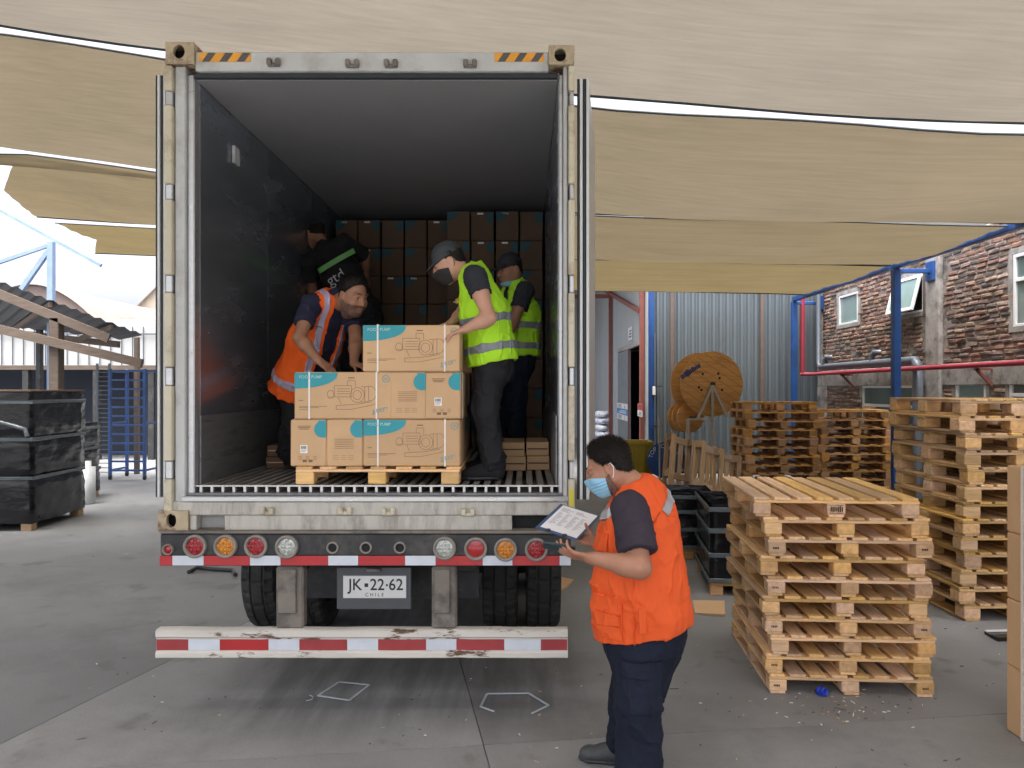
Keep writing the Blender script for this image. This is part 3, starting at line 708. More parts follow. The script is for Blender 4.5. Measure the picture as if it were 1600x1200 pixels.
barn(172, 420, 395, 520, 60, M_dome, 'pale beige barn with a peaked roof far behind the container door', arch=False)
barn(-420, -60, 430, 500, 50, M_dome, 'beige round roofed barn beyond the open shed')

# blue rolling ladder rack
lr = thing('ladder_rack', 'blue steel warehouse ladder rack with rungs standing on castors', 'ladder', tuple(Q(200, 750, 16.4)))
yl = 16.4; xa, xb = Q(172, 0, yl).x, Q(226, 0, yl).x; zt = Q(0, 576, yl).z
for X, Y in ((xa, yl), (xb, yl), (xa, yl + .7), (xb, yl + .7)): MB().box((X - .03, Y - .03, .08), (X + .03, Y + .03, zt), .005).build('upright', M_blue, lr)
for k in range(12):
    z = .2 + k * (zt - .25) / 11
    MB().box((xa + .03, yl - .02, z - .02), (xb - .03, yl + .02, z + .02)).build('rung', M_blue, lr)
for z in (.2, 1.2, zt - .06):
    for X in (xa, xb): MB().box((X - .02, yl + .03, z - .02), (X + .02, yl + .67, z + .02)).build('side_rail', M_blue, lr)
for X, Y in ((xa, yl), (xb, yl), (xa, yl + .7), (xb, yl + .7)): MB().lathe([(.0, -.02), (.055, -.02), (.055, .02), (0, .02)], (X, Y, .055), 'x', 12).build('castor', M_gasket, lr)
# wire mesh panel beside the ladder
mp_ = thing('mesh_panel', 'grey wire mesh panel standing beside the blue ladder rack', 'panel', tuple(Q(158, 750, 16.9)))
xa, xb = Q(152, 0, 16.9).x, Q(171, 0, 16.9).x
fr_ = MB()
for X in (xa, xb): fr_.box((X - .02, 16.88, 0), (X + .02, 16.92, 2.5))
fr_.build('frame', M_greypipe, mp_)
b = MB()
for k in range(24): b.box((xa + .02, 16.89, .1 + k * .1), (xb - .02, 16.905, .115 + k * .1))
b.build('mesh_wire', M_greypipe, mp_)
# ------------------------------------------------------------------ container
YR = 4.58; SR = F / YR
def X(px, Y=YR): return (px - 818) * Y / F
def Z(py, Y=YR): return H - (py - 607) * Y / F
XL, XR_ = X(257), X(897); ZB_, ZTp = Z(828), Z(72); CL = 12.19
ZF = 1.365
ct = thing('shipping_container', 'white refrigerated shipping container standing open on the trailer', 'container', ((XL + XR_) / 2, YR, ZB_))
XIL, XIR = -1.985, .215           # inner lining
ZC = Z(119)
# shell
MB().box((XL, YR + .3, ZB_ + .1), (XIL - .005, YR + CL, ZTp - .02)).build('side_wall', M_cpaint, ct)
MB().box((XIR + .005, YR + .3, ZB_ + .1), (XR_, YR + CL, ZTp - .02)).build('side_wall', M_cpaint, ct)
MB().box((XIL - .003, YR + .1, ZC + .005), (XIR + .003, YR + CL, ZTp - .02)).build('roof', M_cpaint, ct)
MB().box((XL, YR + CL - .1, ZB_ + .1), (XR_, YR + CL - .005, ZTp - .03)).build('end_wall', M_cpaint, ct)
MB().box((XIL - .003, YR + .08, ZB_ + .06), (XIR + .003, YR + CL - .15, ZF - .06)).build('floor_slab', M_kick, ct)
# lining in sheets, one beside the other
y = YR + .12; k = 0
while y < YR + 6.5:
    e = y + 1.25
    MB().box((XIL - .004, y, ZF - .02), (XIL + .006, e - .006, ZC), .002).build('wall_lining', M_cwall, ct)
    MB().box((XIR - .006, y, ZF - .02), (XIR + .004, e - .006, ZC), .002).build('wall_lining', M_cwall, ct)
    y = e
MB().box((XIL + .01, YR + .055, ZC - .004), (XIR - .01, YR + 7, ZC + .004)).build('ceiling', M_cceil, ct)
for xa, xb in ((XIL + .008, XIL + .02), (XIR - .02, XIR - .008)):
    MB().box((xa, YR + .1, ZF), (xb, YR + 6.5, ZF + .42), .003).build('kick_plate', M_kick, ct)
MB().box((XIL + .008, YR + .62, 3.48), (XIL + .03, YR + .72, 3.6), .006).build('wall_plate', M_cpaint, ct)
# door frame
fy0, fy1 = YR - .01, YR + .14
def fr_box(n, px0, px1, py0, py1, y0, y1, m, bev=.006): return MB().box((X(px0), y0, Z(py1)), (X(px1), y1, Z(py0)), bev).build(n, m, ct)
fr_box('header', 306, 857, 82, 112, fy0, fy1 + .1, M_cpaint)
fr_box('header_seal', 300, 872, 112.3, 120, fy0 + .025, fy0 + .06, M_gasket)
fr_box('corner_post', 272, 288, 102, 795, fy0 + .02, fy1 + .1, M_cpaint)
fr_box('corner_post', 288.5, 299, 112, 775, fy0 + .05, fy1 + .14, M_alu)
fr_box('corner_post', 873.5, 880, 112, 775, fy0 + .05, fy1 + .14, M_alu)
fr_box('corner_post', 880.5, 887, 102, 795, fy0 + .02, fy1 + .1, M_cpaint)
fr_box('sill', 268, 887, 783.5, 805, fy0, fy1, M_sill)
fr_box('sill', 298, 308, 805.3, 828, fy0, fy1, M_sill, .003)
fr_box('sill', 352, 800, 805.3, 828, fy0, fy1, M_sill, .003)
fr_box('sill', 870, 890, 805.3, 828, fy0, fy1, M_sill, .003)
fr_box('fork_pocket', 308, 352, 805.3, 828, fy0 + .06, fy1 + .3, mat('pocket_shade', (.3, .3, .29), .7))
fr_box('fork_pocket', 800, 870, 805.3, 828, fy0 + .06, fy1 + .3, M_dark)
fr_box('threshold', 286, 888, 775.5, 783.2, fy0 - .01, fy1, M_alu, .004)
fr_box('threshold', 288, 886, 771.3, 775.3, fy0 + .04, fy1, M_kick, .002)
# hinge posts: cream bars broken by grey hinge knuckles
for (a, b_) in ((258, 271), (888, 897.5)):
    seq = [(104, 143, 0), (143.5, 165, 1), (165.5, 288, 0), (288.5, 312, 1), (312.5, 430, 0), (430.5, 457, 1), (457.5, 574, 0), (574.5, 602, 1), (602.5, 720, 0), (720.5, 748, 1), (748.5, 800, 0)]
    for (p0, p1, h) in seq:
        if h: fr_box('hinge', a + 2, b_ - 1, p0, p1, fy0 + .0, fy0 + .07, M_alu, .004)
        else: fr_box('hinge_post', a, b_, p0, p1, fy0 - .012, fy0 + .09, M_cream, .006)
MB().box((X(889.5), fy0 - .016, Z(790)), (X(896), fy0 - .0125, Z(764))).build('yellow_tag', mat('yellow_tag_paint', (.62, .55, .03), .5), ct)
# corner castings with oval openings
def casting(x0, x1, z0, z1, hx, hz, rx, rz):
    b = MB(); y0, y1 = fy0 - .02, fy0 + .16; n = 20; V = []
    cx, cz = hx, hz
    def edge(t):
        c_, s_ = math.cos(t), math.sin(t)
        k = min(((x1 - cx) / c_) if c_ > 1e-6 else ((x0 - cx) / c_ if c_ < -1e-6 else 1e9), ((z1 - cz) / s_) if s_ > 1e-6 else ((z0 - cz) / s_ if s_ < -1e-6 else 1e9))
        return cx + c_ * k, cz + s_ * k
    ang = sorted([2 * math.pi * i / n for i in range(n)] + [math.atan2(z - cz, x - cx) % (2 * math.pi) for x in (x0, x1) for z in (z0, z1)])
    m_ = len(ang)
    for t in ang:
        ex, ez = edge(t); ix, iz = cx + rx * math.cos(t), cz + rz * math.sin(t)
        V += [(ex, y0, ez), (ix, y0, iz), (ix, y0 + .03, iz), (ex, y1, ez)]
    fs = []
    for i in range(m_):
        j = (i + 1) % m_
        fs += [(4 * i, 4 * j, 4 * j + 1, 4 * i + 1), (4 * i + 1, 4 * j + 1, 4 * j + 2, 4 * i + 2), (4 * i, 4 * i + 3, 4 * j + 3, 4 * j)]
    b.add(V, fs); o = b.build('corner_casting', M_rusty, ct)
    MB().box((x0 + .012, y0 + .1, z0 + .012), (x1 - .012, y1 - .01, z1 - .012)).build('hollow', M_dark, o)
casting(X(262), X(306), Z(103), Z(69), X(283), Z(84), .035, .04)
casting(X(857), X(897), Z(104), Z(74), X(875), Z(89), .035, .04)
casting(X(250), X(297), Z(829), Z(797), X(271), Z(812), .03, .042)
casting(X(872), X(900), Z(829), Z(797), X(885), Z(812), .025, .042)
# lock brackets
for px, py in ((430, 100), (552, 102), (612, 102), (735, 102), (420, 797), (541, 797), (608, 798), (732, 799)):
    x, z = X(px), Z(py); b = MB()
    b.box((x - .04, fy0 - .035, z - .02), (x - .012, fy0 - .002, z + .022), .006); b.box((x + .012, fy0 - .035, z - .02), (x + .04, fy0 - .002, z + .022), .006); b.box((x - .038, fy0 - .022, z - .025), (x + .038, fy0 - .004, z - .003), .005)
    b.build('lock_bracket', M_post if py < 200 else M_cream, ct)
# warning strips
for (a, b_) in ((312, 393), (773, 850)):
    x0, x1, z0, z1 = X(a), X(b_), Z(98), Z(84); yy = fy0 - .003
    t_ = MB().box((x0, yy, z0), (x1, fy0 - .001, z1)).build('warning_strip', M_orange_r, ct)
    n = 3; w = (x1 - x0) / n
    for k in range(n):
        xs = x0 + w * (k + .18); b = MB()
        b.add([(xs, yy - .001, z0), (xs + w * .45, yy - .001, z0), (xs + w * .82, yy - .001, z1), (xs + w * .36, yy - .001, z1)], ((0, 1, 2, 3),)); b.build('stripe', M_grey_r, t_)
# doors folded back along the sides
d = thing('container_door', 'white insulated door folded back, at the shady lining side of the container', 'door', (X(247), YR, Z(778)), group='open container doors'); d['label'] = 'insulated container door folded back on the side towards the open shed'
dw = 1.18
def door_at(p, px0, wd, ang, z0, z1, parent, flip):
    "door edge seen from behind: gasket and metal strips, then the lined panel going forward"
    c_, s_ = math.cos(ang), math.sin(ang)
    M = Matrix(((c_, s_, 0, p[0]), (-s_, c_, 0, p[1]), (0, 0, 1, 0), (0, 0, 0, 1)))
    w4 = wd / 4.2; x = 0
    for k, (m, f) in enumerate(((M_gasket, .9), (M_white_s, 1.05), (M_gasket, 1.1), (M_white_s, 1.0))):
        MB().box((x, -.01 * (k % 2), z0), (x + w4 * f - .002, .05, z1), .004, M).build('edge_seal' if k % 2 == 0 else 'edge_frame', m, parent); x += w4 * f
    MB().box((.004, .052, z0 + .01), (x - .004, dw, z1 - .01), .01, M).build('door_panel', M_doorskin, parent)
    return M, x
M_white_s = mat('pale_door_edge', (.6, .62, .62), .45, var=.06)
M_doorskin = mat('door_skin', (.42, .41, .4), .4, metal=.2, var=.08, scale=2, stretch=(1, 1, .3))
door_at((X(239), YR + .03), 238, X(257) - X(239), R(-1.5), Z(778), Z(114), d, False)
for z in (1.7, 2.6, 3.5): MB().box((X(240) - .05, YR + .3, z - .03), (X(240) + .0, YR + .4, z + .03), .006).build('hinge_strap', M_alu, d)
d = thing('container_door', 'insulated container door folded back on the side towards the pallets', 'door', (X(915), YR, Z(780)), group='open container doors')
door_at((X(902), YR + .02), 902, X(922) - X(902), R(7.2), Z(781), Z(121), d, True)
# T bar floor
pitch = 17.1 / 258.0; x = XIL + .035; k = 0
while x < XIR - .03:
    b = MB(); y0, y1 = YR + .07, YR + 6.6; w = .03
    b.box((x - .02, y0 + .012, ZF - .01), (x + .02, y1, ZF), .003)
    b.box((x - .006, y0 + .012, ZF - .058), (x + .006, y1, ZF - .0105))
    b.build('floor_bar', M_tbar, ct); x += pitch
eb = MB(); eb.box((XIL, YR + .06, ZF - .0095), (XIR, YR + .081, ZF + .0005), .002).box((XIL, YR + .06, ZF - .075), (XIR, YR + .081, ZF - .0605), .002)
x = XIL + .035
while x < XIR - .03: eb.box((x - .0075, YR + .061, ZF - .0603), (x + .0075, YR + .08, ZF - .0097)); x += pitch
eb.build('floor_edge', M_alu2, ct)

# ------------------------------------------------------------------ trailer
tl = thing('trailer', 'flat container trailer with tail lights, red white tape and worn bumper', 'trailer', ((XL + XR_) / 2, YR, 0))
yb = YR - .05
def XT(px): return X(px, yb)
def ZT_(py): return Z(py, yb)
MB().box((XT(250), yb, ZT_(869)), (XT(892), yb + .12, ZT_(834)), .008).build('rear_beam', M_chassis, tl)
MB().box((XT(250), yb - .01, ZT_(833.5)), (XT(891), yb + .5, ZT_(829.5)), .004).build('deck_plate', M_post, tl)
MB().box((XT(435), yb + .13, ZT_(890)), (XT(700), yb + .3, ZT_(840))).build('cross_member', M_chassis, tl)
tp = MB().box((XT(250), yb - .004, ZT_(884)), (XT(892), yb + .05, ZT_(869.5)), .003).build('lower_flange', M_chassis, tl)
seq = [250, 270, 319, 391, 439, 513, 560, 633, 681, 754, 801, 874, 892]
for k in range(12): MB().box((XT(seq[k]) + .001, yb - .007, ZT_(883)), (XT(seq[k + 1]) - .001, yb - .0045, ZT_(868))).build('reflective_tape', M_tred if k % 2 == 0 else M_twhite, tl)
def lamp(px, py, r, m, lab=None):
    x, z, rr = XT(px), ZT_(py), r / 263
    o = MB().lathe([(rr * .72, -.001), (rr * .76, -.02), (rr * .92, -.026), (rr, -.02), (rr, .0)], (x, yb - .001, z), 'y', 28).build('tail_light', M_rim, tl, label=lab)
    b = MB(); prof = [(rr * .78 * q, -.006 - .01 * math.cos(q * 1.5)) for q in (1, .8, .6, .4, .2, .001)]
    b.lathe(prof, (x, yb, z), 'y', 24); b.build('lens', m, o)
    if r > 12 and m is not M_lredp:
        g = MB(); st = rr * .3
        for i in range(-2, 3):
            for j in range(-2, 3):
                if (i * i + j * j) * st * st < (rr * .66) ** 2:
                    cx, cz = x + i * st, z + j * st * (1 if True else 1)
                    g.add([(cx - st * .42, yb - .017, cz - st * .42), (cx + st * .42, yb - .017, cz - st * .42), (cx + st * .42, yb - .017, cz + st * .42), (cx - st * .42, yb - .017, cz + st * .42), (cx, yb - .022, cz)], ((0, 1, 4), (1, 2, 4), (2, 3, 4), (3, 0, 4)))
        g.build('reflector', m, o)
M_lredp = mat('plain_red_lens', (.36, .015, .02), .2, var=.08, coat=.4)
lamp(264, 858, 8.5, M_lredp, 'small red marker light'); lamp(306, 853, 18, M_lred, 'red round tail light'); lamp(353.5, 853, 18, M_lamb, 'amber round tail light'); lamp(401, 853, 18, M_lred, 'red round tail light')
lamp(449, 854, 18, M_lclr, 'clear reversing light'); lamp(695, 856, 18, M_lclr, 'clear reversing light'); lamp(743.5, 857, 18, M_lredp, 'plain red round tail light'); lamp(790, 858, 18, M_lamb, 'amber round tail light'); lamp(838, 858, 18, M_lred, 'red round tail light'); lamp(880, 857, 8.5, M_lredp, 'small red marker light')
for px in (520, 572, 625):
    o = MB().lathe([(.026, -.001), (.026, -.012), (.036, -.012), (.036, 0)], (XT(px), yb - .001, ZT_(855.5)), 'y', 20).build('light_socket', M_rim, tl)
    MB().disk((XT(px), yb - .003, ZT_(855.5)), .028).build('socket_hole', M_dark, o)
# bumper on two brackets
for (a, e) in ((430, 473), (674, 713)):
    b = MB().box((XT(a), yb + .01, ZT_(984)), (XT(e), yb + .1, ZT_(886)), .012).build('bumper_bracket', M_post, tl)
    MB().box((XT(a + 5), yb - .012, ZT_(958)), (XT(e - 10), yb + .0085, ZT_(890)), .01).build('cover_plate', M_post, b)
bu = MB(); xa, xb = XT(245), XT(887)
prof = [(.0, 983), (-.018, 985), (-.018, 994), (-.004, 997), (-.004, 1016), (-.018, 1019), (-.018, 1026), (.0, 1028.5), (.05, 1028.5), (.05, 983)]
nx = 50; V = []
for i in range(nx + 1):
    u = i / nx; xx = xa + (xb - xa) * u
    for (dy, py) in prof:
        dent = .012 * math.exp(-((u - .735) / .02) ** 2) + .006 * math.exp(-((u - .28) / .015) ** 2)
        V.append((xx, yb + dy + dent + (.002 * math.sin(u * 40)), ZT_(py) + (.0015 * math.sin(u * 25) if py < 990 else 0)))
n = len(prof); bu.add(V, [(i * n + j, (i + 1) * n + j, (i + 1) * n + (j + 1) % n, i * n + (j + 1) % n) for i in range(nx) for j in range(n)])
bu.add(V[:n], (tuple(range(n)),)); bu.add(V[-n:], (tuple(range(n))[::-1],))
bo = bu.build('bumper', M_bump, tl)
seq = [245.5, 295, 344, 420, 468, 543, 591, 666, 713, 788, 845, 886]
for k in range(11):
    b = MB(); x0, x1 = XT(seq[k]), XT(seq[k + 1]); m_ = 6
    V = []
    for i in range(m_ + 1):
        xx = x0 + (x1 - x0) * i / m_; u = (xx - xa) / (xb - xa)
        dent = .012 * math.exp(-((u - .735) / .02) ** 2) + .006 * math.exp(-((u - .28) / .015) ** 2) + .002 * math.sin(u * 40)
        V += [(xx, yb - .0065 + dent, ZT_(1015.5)), (xx, yb - .0065 + dent, ZT_(998.5))]
    b.add(V, [(2 * i, 2 * i + 2, 2 * i + 3, 2 * i + 1) for i in range(m_)]); b.build('reflective_stripe', (M_tredd if k != 2 else M_tred) if k % 2 == 0 else M_twhite, bo)
# plate
ph = MB().box((XT(517), yb + .14, ZT_(963)), (XT(637), yb + .16, ZT_(895)), .008).build('plate_holder', M_plateholder, tl)
MB().box((XT(566), yb + .115, ZT_(901)), (XT(589), yb + .1395, ZT_(896)), .004).build('plate_lamp', M_post, ph)
pl = MB().box((XT(528), yb + .128, ZT_(944)), (XT(629.5), yb + .137, ZT_(908)), .003).build('licence_plate', M_plate, tl)
yp = yb + .1275
M = frame((XT(578.5), yp, ZT_(922.5)), (1, 0, 0), (0, 0, 1))
b = text_mesh('JK', .098, Matrix.Translation((XT(548) - XT(578.5), 0, 0)) and frame((XT(547.5), yp, ZT_(923)), (1, 0, 0), (0, 0, 1)), sx=.92, bold=.001)
text_mesh('22', .098, frame((XT(583), yp, ZT_(923)), (1, 0, 0), (0, 0, 1)), b, sx=.92, bold=.001)
text_mesh('62', .098, frame((XT(613), yp, ZT_(923)), (1, 0, 0), (0, 0, 1)), b, sx=.92, bold=.001)
for px in (598.5,): b.box((XT(px) - .006, yp - .001, ZT_(923) - .006), (XT(px) + .006, yp, ZT_(923) + .006))
b.box((XT(565.5) - .011, yp - .001, ZT_(923) - .011), (XT(565.5) + .011, yp, ZT_(923) + .011))
text_mesh('C H I L E', .03, frame((XT(578.5), yp, ZT_(938.5)), (1, 0, 0), (0, 0, 1)), b)
b.build('lettering', M_black, pl)
# chassis rails, axles, tyres
for x in (-1.45, -.37): MB().box((x - .06, YR + .3, .78), (x + .06, YR + 11, 1.08), .01).build('chassis_rail', M_chassis, tl)
MB().box((XL + .1, YR + .2, 1.085), (XR_ - .1, YR + 11.5, ZB_ + .09)).build('deck', M_chassis, tl)
xt0, xt1 = -2.17, .295
def tyre():
    Rr = .5; w = .135; n = 128; b = MB()
    prof = [(.29, -w * .75, 0), (.40, -w * 1.02, 0), (.455, -w * .98, 0), (.484, -w * .86, 1), (.497, -w * .55, 2), (.5, -w * .42, 0), (.488, -w * .36, 0), (.488, -w * .3, 0), (.5, -w * .25, 3), (.5, w * .25, 3), (.488, w * .3, 0), (.488, w * .36, 0), (.5, w * .42, 0), (.497, w * .55, 2), (.484, w * .86, 1), (.455, w * .98, 0), (.40, w * 1.02, 0), (.29, w * .75, 0)]
    V = []
    for (r, a, k) in prof:
        for i in range(n):
            t = 2 * math.pi * (i + (.5 if k == 3 else 0)) / n; rr = r
            if k in (1, 2) and i % 4 == 0: rr -= .016
            if k == 3 and i % 8 == 0: rr -= .01
            V.append((a, rr * math.cos(t), rr * math.sin(t)))
    fs = []
    for j in range(len(prof) - 1):
        for i in range(n): fs.append((j * n + i, j * n + (i + 1) % n, (j + 1) * n + (i + 1) % n, (j + 1) * n + i))
    b.add(V, fs); return b.mesh('tyre', M_tyre)
tm = tyre(); rimm = MB().lathe([(.3, -.1), (.28, -.05), (.1, -.04), (.1, -.09), (.001, -.09)], (0, 0, 0), 'x', 24).mesh('rim', M_rim)
for yy in (YR + 1.75, YR + 3.06):
    MB().tube([(xt0 + .1, yy, .5), (xt1 - .1, yy, .5)], .07, 10).build('axle', M_chassis, tl)
    for x in (xt0 + .14, xt0 + .48, xt1 - .48, xt1 - .14):
        o = link('tyre', tm, tl); o.location = (x, yy, .5); o.rotation_euler = (rnd.uniform(0, 1), 0, 0)
        r_ = link('rim', rimm, o, world=False)
MB().box((-1.5, YR + .55, .55), (-.3, YR + .6, 1.0)).build('mud_flap', M_chassis, tl)
MB().box((-1.25, YR + .85, .6), (-.55, YR + 2.2, .95), .03).build('air_tank', M_chassis, tl)

# ------------------------------------------------------------------ pallets
class PalletKind: pass
def pallet_meshes(Wd, Dp, slat_t, str_t, blk_h, bot_t, m_wood, m_blk, n_slat, sw, blk=.1, seed=1):
    k = PalletKind(); r = random.Random(seed); k.__dict__.update(locals())
    def board(L, w, t, nm):
        b = MB(); b.box((-L / 2, -w / 2, -t / 2), (L / 2, w / 2, t / 2), .0035); return b.mesh(nm, m_wood)
    k.slats = [board(Dp * f, w, slat_t, 'slat') for f, w in ((1, sw), (.995, sw * .96), (1, sw * 1.04))]
    k.strs = [board(Wd, blk * 1.0, str_t, 'stringer_board')]
    k.bots = [board(Dp, blk * .95, bot_t, 'base_board')] if bot_t else []
    k.blks = [MB().box((-blk * .55, -blk / 2, -blk_h / 2), (blk * .55, blk / 2, blk_h / 2), .005).mesh('block', mm) for mm in (m_blk, m_wood)]
    k.height = slat_t + str_t + blk_h + bot_t
    return k
def make_pallet(k, label, cat='pallet', group=None, stamp=False, seed=0):
    r = random.Random(seed); t = thing('wooden_pallet', label, cat, group=group)
    z = 0
    xs = (-k.Wd / 2 + k.blk * .55, 0, k.Wd / 2 - k.blk * .55); ysb = (-k.Dp / 2 + k.blk / 2, 0, k.Dp / 2 - k.blk / 2)
    def pl_(nm, me, loc, rz): return link(nm, me, t, world=False, loc=loc, rot=(0, 0, rz))
    if k.bot_t:
        for x in xs: pl_('base_board', k.bots[0], (x + r.uniform(-.006, .006), 0, k.bot_t / 2), R(90) + r.uniform(-.004, .004))
        z = k.bot_t
    for x in xs:
        for y in ysb:
            pl_('block', r.choice(k.blks), (x + r.uniform(-.006, .006), y + r.uniform(-.004, .004), z + k.blk_h / 2), r.uniform(-.05, .05))
    z += k.blk_h
    for y in ysb: pl_('stringer_board', k.strs[0], (r.uniform(-.004, .004), y + r.uniform(-.004, .004), z + k.str_t / 2), r.uniform(-.004, .004))
    z += k.str_t
    n = k.n_slat
    for i in range(n):
        x = -k.Wd / 2 + k.sw / 2 + (k.Wd - k.sw) * i / (n - 1)
        pl_('slat', r.choice(k.slats), (x + r.uniform(-.007, .007), r.uniform(-.006, .006), z + k.slat_t / 2), R(90) + r.uniform(-.006, .006))
    return t
ORD = ['bottom', 'second', 'third', 'fourth', 'fifth', 'sixth', 'seventh', 'eighth', 'ninth', 'tenth', 'eleventh', 'twelfth', 'thirteenth']
def nth(i, n): return 'bottom pallet' if i == 0 else ('topmost pallet' if i == n - 1 else ORD[i] + ' pallet from the ground')
def stack(k, n, x, y, rz, desc, group, jx=.015, jr=.6, seed=3, protos=3, lean=None):
    r = random.Random(seed); ps = []
    for i in range(n):
        lab = '%s in the %s' % (nth(i, n), desc)
        if i < protos: p = make_pallet(k, lab, group=group, seed=seed * 31 + i); ps.append(p)
        else: p = copy_tree(ps[r.randrange(len(ps))], None, lab)
        dx = lean[i] if lean else 0
        p.location = (x + r.uniform(-jx, jx) + dx, y + r.uniform(-jx, jx), .002 + i * (k.height + .0012)); p.rotation_euler = (0, 0, rz + R(r.uniform(-jr, jr)) + (math.pi if r.random() < .5 else 0))
        top = p
    return top
KF = pallet_meshes(1.02, 1.15, .019, .019, .069, .0175, M_pine, M_block, 8, .098, .1, 11)
KN = pallet_meshes(1.02, 1.2, .02, .02, .082, .02, M_pine_y, M_block, 8, .1, .13, 12)
KB = pallet_meshes(1.2, .8, .021, .021, .08, .021, M_pine_o, M_block_o, 6, .12, .12, 13)
KI = pallet_meshes(1.0, .8, .016, .016, .075, 0, M_pine, M_block, 7, .095, .1, 14)
KG = pallet_meshes(1.0, 1.2, .02, .02, .08, .02, M_pine_g, M_pine_g, 7, .09, .1, 15)
top = stack(KF, 10, 2.08, 5.44, R(-4), 'pale stack of ten', 'pale pallets stacked in the middle of the yard', lean=[.03, .02, .03, .01, .0, .01, .0, .01, -.01, -.05], seed=5)
stack(KN, 13, 4.17, 7.02, R(1), 'tall yellowish stack by the strapped boxes', 'yellowish pallets stacked by the brick building', seed=6, jx=.03, jr=1.2)
stack(KB, 12, (1222 - 818) * 12.5 / F, 12.9, R(2), 'orange brown stack beside the cable reels', 'orange brown pallets stacked by the warehouse wall', seed=7, jx=.04, jr=1.5)
stack(KB, 11, (1338 - 818) * 13 / F, 13.4, R(-2), 'lower brown stack before the brick wall', 'brown pallets stacked by the brick wall', seed=8, jx=.04, jr=1.5)
# stamps burnt into the front blocks of the pale stack (ink is part of its pallet)
stk = [o for o in C.objects if o.type == 'EMPTY' and o.get('group') == 'pale pallets stacked in the middle of the yard']
for i, p in enumerate(stk):
    fl = -1 if abs(((p.rotation_euler.z + math.pi / 2) % (2 * math.pi)) - math.pi / 2) < 1 else 1
    r = random.Random(i)
    for bx in ((0,) if i == 9 else ((-.46, .46) if i in (0, 3, 7) else (.46,) if i % 2 else ())):
        b = MB(); yy = -(KF.Dp / 2 + .004) if fl < 0 else (KF.Dp / 2 + .004); sx = 1 if fl < 0 else -1
        zc = KF.bot_t + KF.blk_h / 2
        if i == 9:
            for q in range(7): b.box((bx - .04 + q * .0115, yy - .001, zc - .018 + r.uniform(0, .006)), (bx - .034 + q * .0115, yy + .001, zc + .012 + r.uniform(0, .01)))
            b.box((bx - .045, yy - .001, zc + .025), (bx + .045, yy + .001, zc + .028)); b.box((bx - .045, yy - .001, zc - .026), (bx + .045, yy + .001, zc - .023))
        else:
            for q in range(4): b.box((bx - .02 + q * .01, yy - .001, zc - .006 + r.uniform(0, .004)), (bx - .014 + q * .01, yy + .001, zc + .008))
        b.build('stamp_mark', M_stamp, p, world=False)
# pallets leaning against each other by the reels
for (px, py, Y, rx, ry, rz, lab, k) in ((1082, 748, 11.6, 72, 17, 32, 'weathered pallet leaning against the stand of the blue cable reel', KG), (1126, 765, 10.9, 68, 22, 38, 'weathered pallet leaning beside the black wrapped bin', KG)):
    p = make_pallet(k, lab, group='old pallets leaning by the cable reels', seed=int(px)); c = P(px, py, Y)
    M = Matrix.Rotation(R(ry), 4, 'Y') @ Matrix.Rotation(R(rz), 4, 'Z') @ Matrix.Rotation(R(rx), 4, 'X') @ Matrix.Rotation(R(180), 4, 'X')
    p.rotation_euler = M.to_euler(); p.location = c
for i, (px, Y) in enumerate(((1040, 12.4), (1047, 12.2))):
    p = make_pallet(KG, ('grey weathered pallet lying flat behind the man, under the blue reel', 'weathered pallet lying flat on another one beside the blue reel')[i], group='old pallets lying by the cable reels', seed=90 + i)
    p.location = ((px - 818) * Y / F, Y, .002 + i * .145); p.rotation_euler = (0, 0, R(8 + i * 5))

# ------------------------------------------------------------------ cartons
CW, CDp, CH = .595, .222, .286
def rel(b, pts, w, M, closed=False):
    "flat strips along a polyline in the plane of M"
    pts = [Vector((p[0], p[1], 0)) for p in pts]
    if closed: pts = pts + [pts[0]]
    for a, e in zip(pts, pts[1:]):
        d_ = e - a
        if d_.length < 1e-6: continue
        n_ = Vector((-d_.y, d_.x, 0)).normalized() * w / 2; x_ = d_.normalized() * w * .3
        b.add([M @ v for v in (a - n_ - x_, e - n_ + x_, e + n_ + x_, a + n_ - x_)], ((0, 1, 2, 3),))
FM = frame((-CW / 2, -CDp / 2 - .0012, 0), (1, 0, 0), (0, 0, 1))     # front face: x 0..CW, y 0..CH
EM = frame((CW / 2 + .0012, -CDp / 2, 0), (0, 1, 0), (0, 0, 1))      # end face at +x: x 0..CDp, y 0..CH
def arc(cx, cy, rx, ry, a0, a1, n=10): return [(cx + rx * math.cos(R(a0 + (a1 - a0) * i / n)), cy + ry * math.sin(R(a0 + (a1 - a0) * i / n))) for i in range(n + 1)]
def face_fill(b, pts, M): b.add([M @ Vector((x, y, 0)) for x, y in pts], (tuple(range(len(pts))),))
